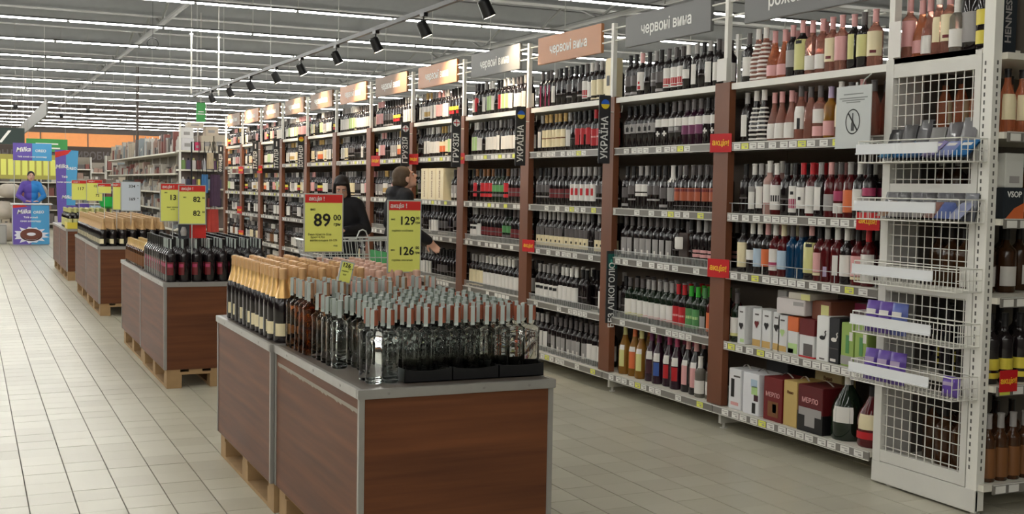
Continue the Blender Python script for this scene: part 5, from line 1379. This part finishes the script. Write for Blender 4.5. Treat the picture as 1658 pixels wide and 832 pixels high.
t = thing('ring_hanger', 'thin dark ring hanging from the ceiling', 'ring', (2.80, 20.3, 3.7))
MB().tube([(.09*math.cos(a), 0, .09*math.sin(a)) for a in [2*PI*i/24 for i in range(25)]], .008, 6, cap=False).build('ring', BLACKP, t); MB().tube([(0, 0, .09), (0, 0, 1.4)], .003, 5).build('wire', BLACKP, t)
for i, (x, y) in enumerate(((2.87, 32.7), (.95, 27.9), (2.1, 31.0))):
    t = thing('ceiling_camera', 'small black camera hanging on a thin pole, %s' % ('centre one', 'leftmost one', 'middle one')[i], 'camera', (x, y, 3.25 if i == 0 else 3.0), 0, 'hanging cameras')
    MB().lathe([(.01, .05), (.05, .04), (.055, .0), (.04, -.05), (.01, -.06)], 12).build('camera_dome', BLACKP, t, True); MB().tube([(0, 0, .05), (0, 0, 2.2)], .007, 5).build('pole', GREYM, t)
t = thing('duct_casing', 'long grey panel hanging along the aisle at upper left', 'panel', (1.72, 30.0, 2.95))
MB().box(-.02, .02, 0, 26, 0, .38).build('panel_board', M('panel_grey', (112, 112, 108), .6, noise=.15), t)
m = MB()
for y in (1, 7, 13, 19, 25): m.box(-.004, .004, y, y+.01, .38, 2.2)
m.build('hanger_wire', POSTW, t)

# ------------------------------------------------------------------ far left department
t = thing('department_sign', 'dark department fascia with pale confectionery lettering', 'sign', (1.0, 40.0, 2.0))
box('fascia', -2.5, 4.2, 0, .1, 0, .5, M('fascia_dark', (66, 56, 50), .6), t); txt('КОНДИТЕРСЬКІ ВИРОБИ', .34, CM('g'), t, (1.35, -.008, .2), squeeze=.85)
for x in (-2.3, 4.0): MB().box(x, x+.08, .01, .09, .5, 3.15).build('hanger', M('fascia_dark', (66, 56, 50), .6), t)
t = thing('green_banner', 'green banner hanging above the promotion stand', 'banner', (2.05, 36.0, 2.22))
box('banner_board', -.55, .55, 0, .03, 0, .36, M('sign_green', (70, 160, 84), .5), t); MB().box(-.3, .3, -.003, -.001, .2, .24).box(-.1, .35, -.003, -.001, .08, .12).build('printed_line', WTXT, t)
MB().box(-.5, -.49, .01, .02, .36, 3.4).box(.49, .5, .01, .02, .36, 3.4).build('hanger_wire', GREYM, t)['kind'] = 'stuff'
t = thing('round_sign', 'small dark sign with white stripes at upper left', 'sign', (1.05, 34.5, 2.35))
box('sign_board', -.35, .35, 0, .03, 0, .45, M('sign_dark_green', (44, 60, 56), .5), t); MB().add([(-.3, -.003, .05), (-.22, -.003, .05), (.02, -.003, .38), (-.06, -.003, .38)], [(0,1,2,3)]).build('white_stroke', WTXT, t)
MB().box(-.3, -.29, .01, .02, .45, 2.9).box(.29, .3, .01, .02, .45, 2.9).build('hanger_wire', GREYM, t)
t = thing('yellow_banner', 'wide yellow price banner behind the promoter', 'banner', (1.0, 32.0, 1.42))
box('banner_board', -.45, 1.12, 0, .03, 0, .62, M('banner_yellow', (176, 168, 84), .6, noise=.2, nscale=5), t)
for x in (-.4, 1.08): MB().box(x, x+.03, .0, .03, -1.42, 0).build('banner_leg', GREYM, t)
for j in range(9): MB().box(-.42+.165*j, -.30+.165*j, -.003, -.001, .1, .5).build('price_card', SIGNY, t)
SACK = M('sack_white', (196, 186, 172), .8, noise=.25, nscale=8)
for i, (x, y, z, rx, rz_) in enumerate(((.78, 29.0, 0, .26, .29), (1.35, 29.1, 0, .26, .29), (.72, 29.05, .5, .26, .28), (1.30, 29.1, .5, .27, .28), (.86, 29.1, .99, .25, .22), (1.42, 29.1, .99, .24, .22))):
    t = thing('goods_sack', 'pale sack in the pile behind promotion counter, %s counted upward' % ORD[i+1], 'sack', (x, y, z), rg.uniform(-.3, .3), 'pale sacks behind the counter')
    mb = MB(); N = 14; vs = []; pr = [(math.cos(a), math.sin(a)) for a in [-PI/2+PI*q/9 for q in range(10)]]
    pr = [(max(.02, abs(c)**.7), (1 if s > 0 else -1)*abs(s)**.8) for c, s in pr]
    mb.lathe([(c, s) for c, s in pr], N, T=Matrix.Translation((0, 0, rz_*.72)) @ Matrix.Diagonal((rx, .25, rz_*.75, 1)))
    mb.build('sack_body', SACK, t, True); MB().tube([(0, 0, rz_*1.40), (0, 0, rz_*1.55)], .03, 8).build('sack_tie', CM('g'), t)
t = thing('grey_cabinet', 'low grey cabinet at the left frame edge', 'cabinet', (.45, 27.6, 0))
box('cabinet_body', 0, .3, 0, .4, 0, .42, M('cab_grey', (150, 148, 144), .5), t, .006); MB().box(.02, .28, -.006, 0, .03, .39).build('door', M('cab_door', (168, 166, 160), .5), t)
# far generic shelving rows across the hall
fm = gm+[M('far_dark', (70, 62, 58), .8), M('far_white', (206, 204, 196), .6)]
def far_row(x0, x1, y, zs, nm, lab, H=2.1):
    farm = MB()
    t = thing('goods_shelving', lab, 'shelving', (x0, y, 0), 0, 'far shelving rows'); W = x1-x0
    MB().box(0, W, .4, .44, 0, H).build('back_panel', M('panel_beige', (150, 142, 130), .7), t)
    for z in zs: MB().box(0, W, 0, .4, z-.03, z).build('shelf', SHELFW, t)
    MB().box(0, .03, 0, .44, 0, H).build('end_panel', WHITE, t); MB().box(W-.03, W, 0, .44, 0, H).build('end_panel', WHITE, t)
    for z in zs:
        x = x0+.05
        while x < x1-.1:
            w_ = rg.uniform(.08, .24); h = rg.uniform(.12, .3)
            farm.box(x, x+w_*.9, y+.02, y+.3, z+.001, z+h, rg.randrange(9)); x += w_
    tag(farm.build('shelf_goods', fm), 'assorted packs filling the '+lab, 'goods', None, 'stuff')
zs = (.15, .55, .95, 1.35, 1.75)
far_row(1.9, 3.3, 36.5, zs, '', 'goods shelving right of the promotion panel in the distance', 2.1)
far_row(-1.5, 1.7, 34.0, zs, '', 'goods shelving behind the yellow banner in the distance', 2.0)
far_row(2.2, 3.45, 31.0, (.15, .5, .85, 1.2), '', 'low goods shelving left of the household gondola', 1.45)
far_row(3.9, 9.5, 38.5, zs, '', 'goods shelving behind the household gondola', 2.2)
far_row(-6, 2.0, 48.0, zs, '', 'farthest goods shelving under the dark fascia', 2.1)
far_row(2.4, 12, 50.0, zs, '', 'farthest goods shelving in the middle distance', 2.3)

bpy.data.scenes.remove(TMP)
o = BULK.build('wine_bottle'); tag(o, 'many dark wine bottles filling the farther shelves and all back rows', 'bottle', None, 'stuff')
